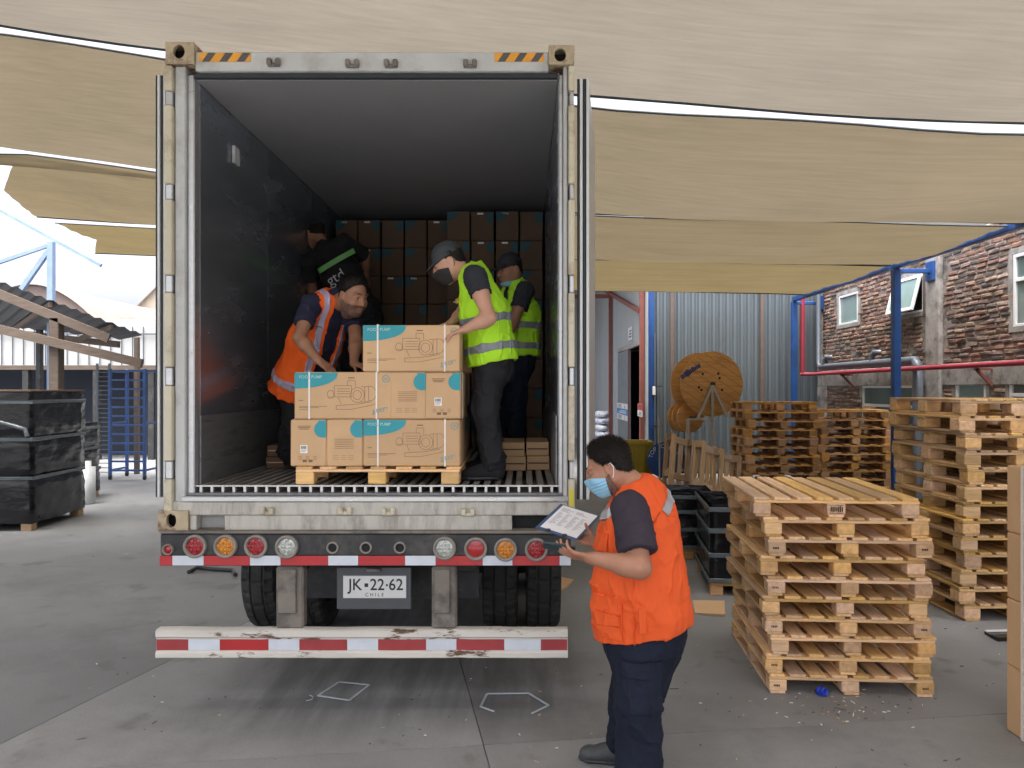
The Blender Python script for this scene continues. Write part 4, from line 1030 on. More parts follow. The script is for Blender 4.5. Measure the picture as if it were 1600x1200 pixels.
def carton_meshes():
    d = {}
    d['box'] = []
    for k in range(5):
        b = MB(); b.box((-CW / 2, -CDp / 2, 0), (CW / 2, CDp / 2, CH), .007); g = random.Random(k + 3)
        b.v = [(x + g.uniform(-.0025, .0008) * (1 if x > 0 else -1), y + (g.uniform(-.003, 0) if y > 0 else g.uniform(0, .0008)), z + g.uniform(-.0035, .0005) * (1 if z > .1 else 0)) for x, y, z in b.v]; d['box'].append(b.mesh('box', M_card))
    b = MB(); b.box((-CW / 2 + .004, -.0015, CH - .0005), (CW / 2 - .004, .0015, CH + .0012)); d['flap_seam'] = b.mesh('flap_seam', M_print)
    b = MB(); face_fill(b, [(.003, CH - .004), (.003, CH - .1)] + [(.003 + .262 * math.sin(R(t)), CH - .004 - .096 * math.cos(R(t)) ** .8) for t in range(6, 91, 7)], FM); d['teal_corner'] = b.mesh('teal_corner', M_teal)
    T = Matrix.Translation((0, 0, .0006))
    b = text_mesh('POOL PUMP', .026, FM @ T @ Matrix.Translation((.1, CH - .03, 0)), bold=.0006); d['lettering'] = b.mesh('lettering', mat('pale_teal_letters', (.3, .5, .5), .6))
    b = MB(); sx, sy_ = .205, .055; K = lambda pts: [(sx + x * .29, sy_ + y * .19) for x, y in pts]; w = .0022
    rel(b, K([(.14, .42), (.14, .78), (.5, .78), (.5, .42)]), w, FM, True); rel(b, K([(.2, .68), (.46, .68)]), w, FM); rel(b, K([(.2, .6), (.46, .6)]), w, FM); rel(b, K([(.2, .52), (.46, .52)]), w, FM)
    rel(b, K(arc(.06, .5, .07, .13, 0, 360, 14)), w, FM); rel(b, K([(.13, .4), (0.02, .42)]), w, FM); rel(b, K(arc(.62, .48, .15, .24, 0, 360, 20)), w, FM); rel(b, K(arc(.62, .48, .09, .15, 0, 360, 16)), w, FM)
    rel(b, K([(.7, .74), (.9, .76)] + arc(.9, .53, .12, .23, 90, -90, 10) + [(.7, .24)]), w, FM); rel(b, K([(.78, .74), (.78, .26)]), w, FM); rel(b, K([(.86, .75), (.86, .28)]), w, FM)
    rel(b, K([(.42, .78), (.42, .94), (.58, .94), (.58, .74)]), w, FM); rel(b, K([(.44, 1.03), (.56, 1.03)]), .006, FM)
    rel(b, K([(.18, .14), (.18, .02), (.5, .02), (.95, .16), (1.02, .22)]), w, FM); rel(b, K([(.18, .14), (.6, .18), (.92, .26)]), w, FM); rel(b, K([(.22, .4), (.28, .2)]), w, FM)
    d['pump_drawing'] = b.mesh('pump_drawing', M_print)
    b = MB()
    for (x0, x1, yy) in ((.03, .055, .113), (.03, .2, .077), (.03, .15, .069), (.03, .10, .056)): rel(b, [(x0, yy), (x1, yy)], .004 if yy > .1 else .0025, FM)
    d['small_print'] = b.mesh('small_print', M_print)
    b = text_mesh('LEO', .032, FM @ T @ Matrix.Translation((.515, .05, 0)) @ Matrix.Rotation(R(8), 4, 'Z'), sx=1.25)
    rel(b, [(.475, .034), (.48, .028), (.515, .03)], .004, FM @ T); rel(b, [(.54, .067), (.565, .072), (.568, .063)], .003, FM @ T)
    rel(b, arc(.56, .245, .021, .021, 0, 360, 16), .004, FM); rel(b, [(.552, .25), (.568, .25)], .004, FM); rel(b, [(.552, .241), (.568, .241)], .004, FM)
    d['logo'] = b.mesh('logo', M_tealink)
    for nm, xx in (('strap', -.205), ('strap_', .205)):
        e = .002; b = MB()
        b.box((xx - .0048, -CDp / 2 - e, -.0015), (xx + .0048, -CDp / 2 - .0002, CH + e)); b.box((xx - .0048, -CDp / 2 - .0002, CH + .0002), (xx + .0048, CDp / 2 + e, CH + e + .0005)); b.box((xx - .0048, CDp / 2 + .0002, -.0015), (xx + .0048, CDp / 2 + e, CH + e))
        d[nm] = b.mesh('strap', M_strap)
    b = MB(); face_fill(b, [(CDp - .004, CH - .006), (CDp - .05, CH - .006)] + arc(CDp - .03, CH - .06, .047, .05, 120, 270, 10) + [(CDp - .004, CH - .11)], EM); d['teal_patch'] = b.mesh('teal_patch', M_teal)
    b = MB(); face_fill(b, [(.06, .08), (.105, .08), (.105, .13), (.06, .13)], EM); d['barcode_label'] = b.mesh('barcode_label', M_white)
    b = MB(); q = random.Random(2); xx = .066
    while xx < .098:
        w_ = q.uniform(.001, .004); face_fill(b, [(xx, .106), (xx + w_, .106), (xx + w_, .124), (xx, .124)], EM @ T); xx += w_ + q.uniform(.0012, .003)
    rel(b, [(.066, .099), (.1, .099)], .002, EM @ T); rel(b, [(.066, .091), (.092, .091)], .002, EM @ T)
    d['barcode'] = b.mesh('barcode', M_black)
    b = MB()
    for k in range(3):
        rel(b, [(.045 + .004 * k, .245 - .009 * k), (.125 - .006 * k, .245 - .009 * k)], .0035, EM)
        for c_ in range(3): rel(b, [(.05 + .045 * c_, .06 - .009 * k), (.07 + .045 * c_, .06 - .009 * k)], .002, EM)
    for k in range(2): face_fill(b, [(.075 + .036 * k, .025), (.1 + .036 * k, .025), (.1 + .036 * k, .04), (.075 + .036 * k, .04)], EM)
    d['end_print'] = b.mesh('end_print', M_print)
    b = MB()
    for k in range(6): rel(b, [(.05, .165 - k * .011), (.165, .165 - k * .011)], .0028, EM)
    for k in range(3): rel(b, [(.04, .065 - k * .012), (.075, .065 - k * .012)], .002, EM); rel(b, [(.09, .065 - k * .012), (.12, .065 - k * .012)], .002, EM); rel(b, [(.135, .065 - k * .012), (.165, .065 - k * .012)], .002, EM)
    d['end_table'] = b.mesh('end_table', mat('faint_print', (.3, .19, .1), .7))
    return d
CM = carton_meshes()
def carton(label, loc, rz, kind, group='pump cartons on the pallet'):
    t = thing('carton', label, 'carton', loc, (0, 0, rz), group)
    o = link('box', rnd.choice(CM['box']), t, False); link('flap_seam', CM['flap_seam'], o, False)
    if kind == 'front':
        for k in ('teal_corner', 'lettering', 'pump_drawing', 'small_print', 'logo', 'strap', 'strap_'): link(k.strip('_'), CM[k], t, False)
    elif kind == 'label':
        for k in ('teal_patch', 'end_print', 'strap', 'strap_'): link(k.strip('_'), CM[k], t, False)
        l = link('barcode_label', CM['barcode_label'], t, False); link('barcode', CM['barcode'], l, False)
    elif kind == 'table':
        for k in ('teal_patch', 'end_table', 'strap', 'strap_'): link(k.strip('_'), CM[k], t, False)
    else:
        for k in ('teal_patch', 'strap', 'strap_'): link(k.strip('_'), CM[k], t, False)
    return t
ip = make_pallet(KI, 'pale wooden pallet under the pump cartons at the container threshold', seed=77)
YP = 4.675; ip.location = ((463 + 718) / 2 and (X(463, YP) + X(718, YP)) / 2, YP + .4, ZF + .001)
z0 = ZF + KI.height + .003; zz = [z0 + i * (CH + .003) for i in range(3)]
YF = 4.69; ex = -R(90)         # end cartons: their +x end turned to the viewer
def cx(px): return X(px, YF)
yf = YF + CDp / 2; ye = YF + CW / 2
carton('end of a carton with a white barcode label, bottom layer at the outer corner', (cx(481.5), ye, zz[0]), ex + R(.5), 'label')
carton('end of a carton with a faint printed table, bottom layer, middle', (cx(538.5), ye, zz[0]), ex, 'table')
carton('long pump carton with teal corner in the bottom layer of the pallet', (cx(643), yf, zz[0]), R(-.3), 'front')
carton('long pump carton with teal corner below the man in the orange vest', (cx(535.5), yf, zz[1]), R(.4), 'front')
carton('end of a carton with a printed table, middle layer under the top carton', (cx(637.5), ye, zz[1]), ex, 'table')
carton('end of a carton with a white barcode label, middle layer by the dark trousers', (cx(693.5), ye, zz[1]), ex - R(1.2), 'label')
carton('long pump carton with teal corner lying alone on top of the pallet load', (cx(643), yf - .005, zz[2]), R(-.6), 'front')
carton('carton standing behind the top carton, its end just showing', (X(712, 5.1), 5.22, zz[2]), R(0), 'front')
for (x_, y_, z_, r_) in ((cx(643), yf + CDp + .012, zz[0], 0), (cx(643), yf + 2 * CDp + .02, zz[0], 0)): carton('carton in the %s row of the pallet load behind the front cartons' % ('second' if y_ < yf + CDp * 1.5 else 'third'), (x_, y_, z_), r_, 'plain')

# wall of cartons at the back of the container
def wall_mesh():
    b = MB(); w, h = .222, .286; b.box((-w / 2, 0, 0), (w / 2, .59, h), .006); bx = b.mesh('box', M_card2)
    b = MB(); Mx = frame((-w / 2, -.0015, 0), (1, 0, 0), (0, 0, 1)); face_fill(b, [(w - .004, h - .006), (w - .05, h - .006)] + arc(w - .03, h - .06, .05, .05, 120, 270, 10) + [(w - .004, h - .11)], Mx); tp = b.mesh('teal_patch', M_teal_shaded)
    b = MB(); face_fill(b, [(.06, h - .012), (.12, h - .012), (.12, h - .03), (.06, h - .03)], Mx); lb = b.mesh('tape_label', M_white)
    b = MB(); face_fill(b, [(.004, h - .004), (.004, h - .1), (.06, h - .09), (.1, h - .05), (.12, h - .004)], Mx); tq = b.mesh('teal_corner', M_teal_shaded)
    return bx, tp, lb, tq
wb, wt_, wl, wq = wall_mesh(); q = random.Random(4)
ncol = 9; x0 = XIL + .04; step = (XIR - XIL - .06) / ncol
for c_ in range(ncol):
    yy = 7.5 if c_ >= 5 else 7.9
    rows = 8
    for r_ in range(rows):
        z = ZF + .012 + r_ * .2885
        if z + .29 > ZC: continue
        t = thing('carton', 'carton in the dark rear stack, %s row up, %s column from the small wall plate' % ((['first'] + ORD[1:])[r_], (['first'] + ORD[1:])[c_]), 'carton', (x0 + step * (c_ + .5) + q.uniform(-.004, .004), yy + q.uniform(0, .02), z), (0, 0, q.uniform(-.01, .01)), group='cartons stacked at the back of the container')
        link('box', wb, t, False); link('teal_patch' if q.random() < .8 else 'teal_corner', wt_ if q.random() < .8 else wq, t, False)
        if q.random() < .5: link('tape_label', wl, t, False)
# low cartons on the floor beside the workers
for i, (px0, px1, zi, Y) in enumerate(((783, 822, 0, 5.45), (823, 859, 0, 5.5), (781, 820, 1, 5.47), (822, 858, 1, 5.52))):
    xa, xb = X(px0, Y), X(px1, Y); h = .098
    t = thing('flat_carton', ['flat brown carton on the ribbed floor behind the black shoes', 'flat brown carton on the ribbed floor against the container wall', 'flat brown carton stacked behind the black trousers', 'flat brown carton stacked against the container wall'][i], 'carton', ((xa + xb) / 2, Y, ZF + .002 + zi * (h + .002)), group='flat cartons near the container wall')
    b = MB(); b.box((-(xb - xa) / 2 + .002, 0, 0), ((xb - xa) / 2 - .002, .5, h), .004); b.build('box', M_card, t, False)
    b = MB(); b.box((-(xb - xa) / 2 + .01, -.0015, h * .45), ((xb - xa) / 2 - .01, -.0003, h * .55)); b.build('tape', M_card2, t, False)
for i, (px, Y, zi) in enumerate(((432, 5.6, 0), (434, 5.62, 1))):
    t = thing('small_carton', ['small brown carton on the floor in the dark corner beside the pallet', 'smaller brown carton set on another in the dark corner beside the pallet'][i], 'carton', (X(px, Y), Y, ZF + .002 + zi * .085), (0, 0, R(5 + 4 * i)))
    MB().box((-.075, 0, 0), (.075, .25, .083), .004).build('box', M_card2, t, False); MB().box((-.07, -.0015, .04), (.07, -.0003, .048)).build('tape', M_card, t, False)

# ------------------------------------------------------------------ taped boxes at the edge of the yard
for i in range(4):
    t = thing('cardboard_box', ['bottom', 'second', 'third', 'top'][i] + (' box' if i else ' box') + ' in the column of brown boxes with a white strap by the yellowish pallets', 'cardboard box', (3.12, 4.05, .002 + i * .378), (0, 0, R(rnd.uniform(-.7, .7))), group='strapped boxes stacked in a column')
    MB().box((-.36, -.34, 0), (.36, .34, .376), .008).build('box', M_card, t, False)
    MB().box((-.3595, -.003, .3757), (.3595, .003, .3775)).build('flap_seam', M_print, t, False)
    b = MB(); yy = .2
    b.box((-.3625, yy - .011, 0.0), (-.3603, yy + .011, .3775)); b.box((.3603, yy - .011, 0), (.3625, yy + .011, .3775)); b.box((-.3625, yy - .011, .3762), (.3625, yy + .011, .378))
    b.build('strap', M_strap, t, False)
# plain cartons by the brick wall
for i, (px0, px1, py0, py1) in enumerate(((1362, 1394, 636, 660), (1365, 1398, 661, 690), (1372, 1400, 691, 722))):
    Y = 14.6; a, e = P(px0, py1, Y), P(px1, py0, Y)
    t = thing('carton', ['top carton of the pile seen behind the lower brown pallet stack', 'middle carton of the pile behind the lower brown pallet stack', 'lowest visible carton of the pile behind the lower brown pallet stack'][i], 'carton', (0, 0, 0), group='cartons piled by the brick wall')
    t.location = ((a.x + e.x) / 2, Y, a.z); MB().box((a.x, Y, a.z + .002), (e.x, Y + .4, e.z), .006).build('box', M_card, t); MB().box((a.x + .01, Y - .002, (a.z + e.z) / 2 - .02), (e.x - .01, Y - .0005, (a.z + e.z) / 2 + .02)).build('tape', M_card2, t)
    if i == 2: MB().box((a.x, Y, 0.003), (e.x, Y + .4, a.z), .006).build('lower_box', M_card2, t)

# ------------------------------------------------------------------ cable reels
def reel(name, label, c, r, wd, axis_deg, hub_r, mw, mh, group=None, n_fl=2, planks=True, hub_only=False):
    t = thing(name, label, 'cable reel', c, (0, 0, R(axis_deg)), group)   # axis along local y
    for k in range(n_fl):
        y = -wd / 2 + wd * k / (n_fl - 1)
        b = MB(); b.lathe([(.03, y - .02), (r - .006, y - .02), (r, y - .014), (r, y + .014), (r - .006, y + .02), (.03, y + .02)], (0, 0, 0), 'y', 56); fl = b.build('flange', mw, t, False)
        if planks and k == 0:
            pb = MB()
            for q in range(-4, 5):
                h = q * r * .22
                l = math.sqrt(max(0, r * r - h * h)) * .96; M = Matrix.Rotation(R(33), 4, 'Y')
                pb.box((-l, y - .0215, h - .003), (l, y - .0202, h + .003), 0, M)
            pb.build('plank_gap', M_reeldark, fl, False)
            sb = MB(); M = Matrix.Rotation(R(-33), 4, 'Y'); qq = random.Random(3)
            for (u0, u1, v) in ((-.72, .0, .68),):
                for s_ in range(14):
                    u = (u0 + (u1 - u0) * s_ / 14) * r; sb.box((u, y - .0235, v * r - .03 + qq.uniform(-.01, .01)), (u + r * .045, y - .0218, v * r + .05 + qq.uniform(-.015, .02)), 0, M)
            for s_ in range(6): sb.box((-.93 * r + s_ * .035 * r, y - .0235, -.25 * r), (-.905 * r + s_ * .035 * r, y - .0218, -.25 * r + .1), 0, Matrix.Rotation(R(35), 4, 'Y'))
            sb.build('stencil_mark', mat('blue_stencil', (.05, .07, .25), .7), fl, False)
            for (dx, dz) in ((-.3, .3), (.2, .32), (.24, .18), (-.42, -.1), (-.34, -.18), (.32, -.18)): MB().disk((dx * r, y - .0222, dz * r), .025, n=10).build('bolt_hole', M_dark, fl, False)
    b = MB(); b.lathe([(hub_r, -wd / 2 + .02), (hub_r, wd / 2 - .02)], (0, 0, 0), 'y', 32); b.build('drum', mh, t, False)
    MB().tube([(0, -wd / 2 - .1, 0), (0, wd / 2 + .1, 0)], .04, 10).build('axle', M_gasket, t, False)
    return t
Yb = 14.6; cb = P(1112, 600, Yb)
reel('cable_reel', 'large wooden cable reel raised on the pale steel stand', (cb.x - .04, Yb + .29, cb.z), .62, .58, 8, .3, M_reelwood, M_reeldark, group='wooden cable reels')
ys_ = P(1071, 652, 15.2)
t = thing('cable_reel', 'small wooden reel of three flanges hanging below the large reel', 'cable reel', tuple(ys_), (0, 0, R(18)), group='wooden cable reels')
for k in range(3): MB().lathe([(.03, -.2 + k * .19), (.29, -.2 + k * .19), (.295, -.19 + k * .19), (.295, -.165 + k * .19), (.03, -.16 + k * .19)], (0, 0, 0), 'y', 40).build('flange', M_reelwood, t, False)
MB().lathe([(.16, -.2), (.16, .2)], (0, 0, 0), 'y', 24).build('drum', M_reeldark, t, False); MB().tube([(0, -.5, 0), (0, .4, 0)], .025, 8).build('axle', M_gasket, t, False)
sd = thing('reel_stand', 'pale grey steel stand of tubes carrying the cable reels', 'reel stand', (cb.x, Yb, 0))
f0 = P(1113, 602, Yb - .1)
for (px, py) in ((1090, 655), (1137, 652)): MB().bar(f0, P(px, py, Yb - .12) + Vector((0, 0, 0)), .05, .05).build('strut', M_stand, sd)
MB().bar(f0, (f0.x, f0.y, 0), .05, .05, up=(0, 1, 0)).build('leg', M_stand, sd)
e0 = P(1090, 655, Yb - .12); g0 = P(1114, 655, Yb - .12); h0 = P(1075, 655, Yb - .12)
MB().bar(h0, (g0.x, g0.y, g0.z), .04, .04).build('cross_bar', M_stand, sd); MB().bar((h0.x, h0.y, h0.z), (h0.x, h0.y, 0), .05, .05, up=(0, 1, 0)).build('leg', M_stand, sd)
for dy in (.9,):
    for xx in (f0.x - .55, h0.x - .35): MB().bar((xx, Yb + dy, cb.z - .1 if xx > h0.x else ys_.z), (xx, Yb + dy, 0), .05, .05, up=(0, 1, 0)).build('leg', M_stand, sd)
MB().bar((f0.x - .55, Yb + .9, cb.z - .1), (f0.x, Yb - .1, cb.z - .05), .04, .04).build('cross_bar', M_stand, sd)
for dx in (-.25, -.05, .12): MB().tube([(ys_.x + dx * .5, 15.2, ys_.z - .25), (ys_.x + dx, 15.1, .3), (ys_.x + dx * 1.5, 15.0, .02)], .012, 6).build('hanging_cable', M_gasket, sd)
# blue reel
br = P(1041, 718, 15.6)
t = thing('cable_reel', 'blue steel cable reel lettered TOP CABLE standing on the ground', 'cable reel', tuple(br), (0, 0, R(-24)))
rb = .36; tv = R(0)
for y in (-.16, .16): MB().lathe([(.04, y - .012), (rb - .004, y - .012), (rb, y - .008), (rb, y + .008), (rb - .004, y + .012), (.04, y + .012)], (0, 0, 0), 'y', 48).build('flange', M_blue if y < 0 else M_timber, t, False)
MB().lathe([(.31, -.145), (.32, -.05), (.31, .14)], (0, 0, 0), 'y', 32).build('cable_winding', M_gasket, t, False)
b = MB()
for i, ch in enumerate('TOP CABLE'):
    a = R(165 - i * 17); M = frame((rb * .78 * math.cos(a), -.1735, rb * .78 * math.sin(a)), (math.sin(a), 0, -math.cos(a)), (math.cos(a), 0, math.sin(a)))
    if ch != ' ': text_mesh(ch, .12, M, b)
b.build('lettering', M_twhite, t, False)
MB().box((-.02, -.176, -.22), (.08, -.1725, -.15)).build('paper_label', M_white, t, False); MB().tube([(0, -.22, 0), (0, .2, 0)], .03, 10).build('axle', M_gasket, t, False)
# yellow bin
yb_ = 15.8; a, e = P(966, 752, yb_), P(1021, 690, yb_)
t = thing('plastic_bin', 'yellow plastic bin with a rim standing before the warehouse doorway', 'bin', ((a.x + e.x) / 2, yb_, 0))
xm, hw, zt = (a.x + e.x) / 2, (e.x - a.x) / 2, e.z; b = MB(); V = []
for (f, z) in ((.84, .01), (.98, zt - .02), (.93, zt - .02), (.8, .06)):
    V += [(xm - hw * f, yb_ - .3 * f + .3, z), (xm + hw * f, yb_ - .3 * f + .3, z), (xm + hw * f, yb_ + .3 * f + .3, z), (xm - hw * f, yb_ + .3 * f + .3, z)]
b.add(V, [(4 * j + i, 4 * j + (i + 1) % 4, 4 * j + 4 + (i + 1) % 4, 4 * j + 4 + i) for j in range(3) for i in range(4)] + [(0, 1, 2, 3), (12, 13, 14, 15)]); b.build('tub', M_yellow, t)
b = MB()
for (x0_, x1_, y0_, y1_) in ((-1, 1, -.32, -.28), (-1, 1, .28, .32), (-1, -.94, -.28, .28), (.94, 1, -.28, .28)): b.box((xm + hw * x0_ * 1.02, yb_ + .3 + y0_, zt - .07), (xm + hw * x1_ * 1.02, yb_ + .3 + y1_, zt), .006)
b.build('rim', M_yellow, t)
for f in (-.5, 0, .5): MB().box((xm + hw * f - .02, yb_ - .012, .1), (xm + hw * f + .02, yb_ + .05, zt - .08), .006).build('rib', M_yellow, t)
# sacks
ysk = 20.0; a, e = P(930, 700, ysk), P(951, 642, ysk)
for i in range(8):
    h = (e.z - .0) / 8; t = thing('sack', '%s white and blue sack in the pile beyond the container door' % (['bottom', 'second', 'third', 'fourth', 'fifth', 'sixth', 'seventh', 'top'][i]), 'sack', ((a.x + e.x) / 2, ysk, i * h), (0, 0, R(rnd.uniform(-4, 4))), group='sacks piled near the warehouse')
    b = MB(); w = (e.x - a.x) / 2
    b.lathe([(0.001, 0.0), (.8, 0.01), (1, h * .3), (1, h * .7), (.8, h - .008), (.001, h - .002)], (0, 0, 0), 'z', 20, M=Matrix.Scale(w * 1.05, 4, (1, 0, 0)) @ Matrix.Scale(.45, 4, (0, 1, 0))); b.build('sack_body', M_sack, t, False)

# ------------------------------------------------------------------ black wrapped bins
def bin_open(name, label, c, w, dp, h, rz, group, npal=True):
    t = thing(name, label, 'wrapped bin', c, (0, 0, R(rz)), group); z0 = .12 if npal else .0
    if npal:
        pb = thing  # noqa
        b = MB()
        for x in (-w / 2 + .06, 0, w / 2 - .06):
            for y in (-dp / 2 + .06, dp / 2 - .06): b.box((x - .06, y - .06, 0), (x + .06, y + .06, .09), .005)
        b.build('skid_block', M_pine_o, t, False); MB().box((-w / 2, -dp / 2, .092), (w / 2, dp / 2, .115), .004).build('skid_deck', M_pine_o, t, False)
    b = MB(); n = 10; rows = 14; V = []; q = random.Random(int(w * 100)); per = []
    for i in range(4):
        p = [(-w / 2, -dp / 2), (w / 2, -dp / 2), (w / 2, dp / 2), (-w / 2, dp / 2)]; a, e = p[i], p[(i + 1) % 4]
        for k in range(n): per.append((a[0] + (e[0] - a[0]) * k / n, a[1] + (e[1] - a[1]) * k / n))
    m_ = len(per)
    for j in range(rows + 1):
        for i, (x, y) in enumerate(per):
            f = 1 + q.uniform(-.012, .012) - .02 * math.sin(j / rows * math.pi); V.append((x * f, y * f, z0 + h * j / rows))
    fs = [(j * m_ + i, j * m_ + (i + 1) % m_, (j + 1) * m_ + (i + 1) % m_, (j + 1) * m_ + i) for j in range(rows) for i in range(m_)]
    b.add(V, fs, True)
    # inner walls and contents below the rim
    b.add([(x * .93, y * .93, z0 + h) for x, y in per] + [(x * .9, y * .9, z0 + h * .75) for x, y in per], [(i, (i + 1) % m_, m_ + (i + 1) % m_, m_ + i) for i in range(m_)] + [tuple(range(m_, 2 * m_))])
    b.build('film_wrap', M_wrap, t, False)
    for z in ([z0 + .02, z0 + h * .36, z0 + h * .68, z0 + h - .03]):
        r_ = MB()
        for (x0_, x1_, y0_, y1_) in ((-w / 2 - .014, w / 2 + .014, -dp / 2 - .016, -dp / 2 - .004), (-w / 2 - .014, w / 2 + .014, dp / 2 + .004, dp / 2 + .016), (-w / 2 - .016, -w / 2 - .004, -dp / 2, dp / 2), (w / 2 + .004, w / 2 + .016, -dp / 2, dp / 2)): r_.box((x0_, y0_, z - .022), (x1_, y1_, z + .022), .004)
        r_.build('edge_band', M_clear, t, False)
    return t
bin_open('wrapped_bin', 'open black wrapped bin with grey bands close beside the pale pallet stack', (2.19, 7.75, .0), .75, 1.1, .72, -6, 'black wrapped bins by the pale pallets')
o = bin_open('wrapped_bin', 'closed looking black wrapped bin with orange tag behind the man', (1.93, 9.2, .0), .6, .9, .62, -6, 'black wrapped bins by the pale pallets')
MB().box((-.27, -.475, .55), (-.2, -.4675, .68)).build('orange_tag', M_orange_r, o, False)
def wrapped_load(label, c, w, dp, h, rz, group, film=True):
    t = thing('wrapped_load', label, 'pallet load', c, (0, 0, R(rz)), group)
    b = MB()
    for x in (-w / 2 + .08, 0, w / 2 - .08):
        for y in (-dp / 2 + .08, dp / 2 - .08): b.box((x - .07, y - .07, 0), (x + .07, y + .07, .1), .005)
    b.build('skid_block', M_pine_g, t, False)
    n = 14; rows = 26; V = []; q = random.Random(9); per = []
    p = [(-w / 2, -dp / 2), (w / 2, -dp / 2), (w / 2, dp / 2), (-w / 2, dp / 2)]
    for i in range(4):
        a, e = p[i], p[(i + 1) % 4]
        for k in range(n): per.append((a[0] + (e[0] - a[0]) * k / n, a[1] + (e[1] - a[1]) * k / n))
    m_ = len(per); b = MB()
    for j in range(rows + 1):
        ff = 1 + (.0 if j not in (9, 17) else -.05)
        for i, (x, y) in enumerate(per):
            f = ff + q.uniform(-.015, .015); V.append((x * f, y * f, .1 + (h - .1) * j / rows + q.uniform(-.006, .006)))
    b.add(V, [(j * m_ + i, j * m_ + (i + 1) % m_, (j + 1) * m_ + (i + 1) % m_, (j + 1) * m_ + i) for j in range(rows) for i in range(m_)], True); b.add(V[-m_:], (tuple(range(m_)),))
    b.build('film_wrap', M_wrap, t, False)
    for z in (h * .38, h * .66, h * .93):
        r_ = MB(); e_ = .02
        for (x0_, x1_, y0_, y1_) in ((-w / 2 - e_, w / 2 + e_, -dp / 2 - e_, -dp / 2 - .008), (w / 2 + .008, w / 2 + e_, -dp / 2, dp / 2), (-w / 2 - e_, -w / 2 - .008, -dp / 2, dp / 2)): r_.box((x0_, y0_, z - .022), (x1_, y1_, z + .022), .004, jit=.006)
        r_.build('film_band', M_clear, t, False)
    if film:
        # loose swag of pale film across the front
        pts = [(-w / 2 + w * u, -dp / 2 - .025, h * (.74 + .1 * math.sin(u * math.pi * .9) - .05 * u)) for u in np.linspace(0, .96, 12)]; pts.append((w / 2 - .04, -dp / 2 - .03, h * .68))
        MB().tube(pts, .03, 6).build('film_swag', M_clear, t, False)
        # pallet slip sheet on top
        MB().box((-w / 2 * 1.01, -dp / 2 * 1.01, h + .002), (w / 2 * 1.01, dp / 2 * 1.01, h + .03), .006).build('top_sheet', M_card2, t, False)
    return t
YLd = 10.4
wrapped_load('tall black shrink wrapped load with a pale film swag at the edge of the yard', ((-30 - 818) * 11.3 / F + .35, 11.15, 0), 1.75, 1.4, 1.9, 3, 'black wrapped loads on the open side')
wrapped_load('lower black wrapped load standing just behind the tall wrapped one', ((70 - 818) * 13.3 / F, 13.4, 0), 1.2, 1.1, 1.35, 2, 'black wrapped loads on the open side', film=False)
yj = 13.0; a = P(138, 607 + 1.95 * F / yj, yj)
t = thing('film_roll', 'upright roll of pale stretch film beside the black wrapped loads', 'film roll', (a.x, yj, 0)); MB().lathe([(.0, 0), (.1, .0), (.11, .02), (.11, .62), (.045, .625), (.045, .72), (.0, .72)], (a.x, yj, 0.002), 'z', 20).build('roll', mat('film_white', (.55, .58, .6), .3), t)

# ------------------------------------------------------------------ litter on the ground
def ground_pt(px, py, dz=.004):
    Y = H * F / (py - 607); return Vector(((px - 818) * Y / F, Y, dz))
def strap_loop(label, pix, w=.014):
    b = MB(); pts = [ground_pt(*p) for p in pix]
    for i, (a, e) in enumerate(zip(pts, pts[1:])):
        dz = Vector((0, 0, .012)); 
        b.bar(a + dz * (.4 + .3 * (i % 2)), e + dz * (.4 + .3 * ((i + 1) % 2)), w, .004)
    o = b.build('packing_strap', M_strap_g); return tag(o, label, 'packing strap', 'cut packing straps on the concrete')
M_strap_g = mat('pale_blue_strap', (.45, .5, .55), .4)
strap_loop('closed loop of pale plastic strap lying on the concrete behind the bumper', [(497, 1089), (530, 1068), (577, 1072), (546, 1097), (497, 1089)])
strap_loop('open bent piece of pale plastic strap lying nearer the man', [(772, 1114), (751, 1107), (761, 1086), (826, 1086), (857, 1104), (831, 1118)])
strap_loop('short curl of strap beside the closed strap loop', [(478, 1097), (487, 1096), (489, 1091), (484, 1089)], .006)
tag(MB().tube([ground_pt(295, 897, .02), ground_pt(308, 891, .03), ground_pt(335, 893, .025), ground_pt(364, 894, .02), ground_pt(368, 901, .02)], .022, 8).build('rubber_strip', M_gasket), 'dark bent rubber strip lying on the ground near the wheels', 'rubber strip')
def sheet(label, pix, m, name='cardboard_sheet', cat='cardboard', th=.006, grp='flattened cardboard on the ground'):
    pts = [ground_pt(*p) for p in pix]; n = len(pts); b = MB()
    b.add([p + Vector((0, 0, th + rnd.uniform(0, .02))) for p in pts] + pts, [tuple(range(n))] + [(i, (i + 1) % n, n + (i + 1) % n, n + i) for i in range(n)])
    return tag(b.build(name, m), label, cat, grp)
sheet('torn triangle of cardboard on the ground between the tyre and the man', [(872, 926), (874, 905), (897, 908), (886, 920)], M_card)
sheet('flat rectangle of cardboard on the ground between the man and the pale pallets', [(1086, 960), (1082, 940), (1132, 941), (1133, 964)], M_card)
o = sheet('dark flat sheet with a white edge lying by the strapped boxes', [(1560, 1003), (1538, 991), (1600, 988), (1640, 1000)], M_wrap, 'plastic_sheet', 'sheet', .01, None)
MB().bar(ground_pt(1540, 992, .03), ground_pt(1640, 989, .03), .025, .01).build('edge_strip', M_white, o)
b = MB(); q = random.Random(5); bmx = ground_pt(1285, 1086, .03)
import bmesh
bm = bmesh.new(); bmesh.ops.create_icosphere(bm, subdivisions=3, radius=.035)
for v in bm.verts: v.co *= 1 + q.uniform(-.35, .3); v.co.z *= .7
me = bpy.data.meshes.new('crumpled_bag'); bm.to_mesh(me); bm.free(); me.materials.append(M_bluebag); o = link('crumpled_bag', me); o.location = (bmx.x, bmx.y, .022)
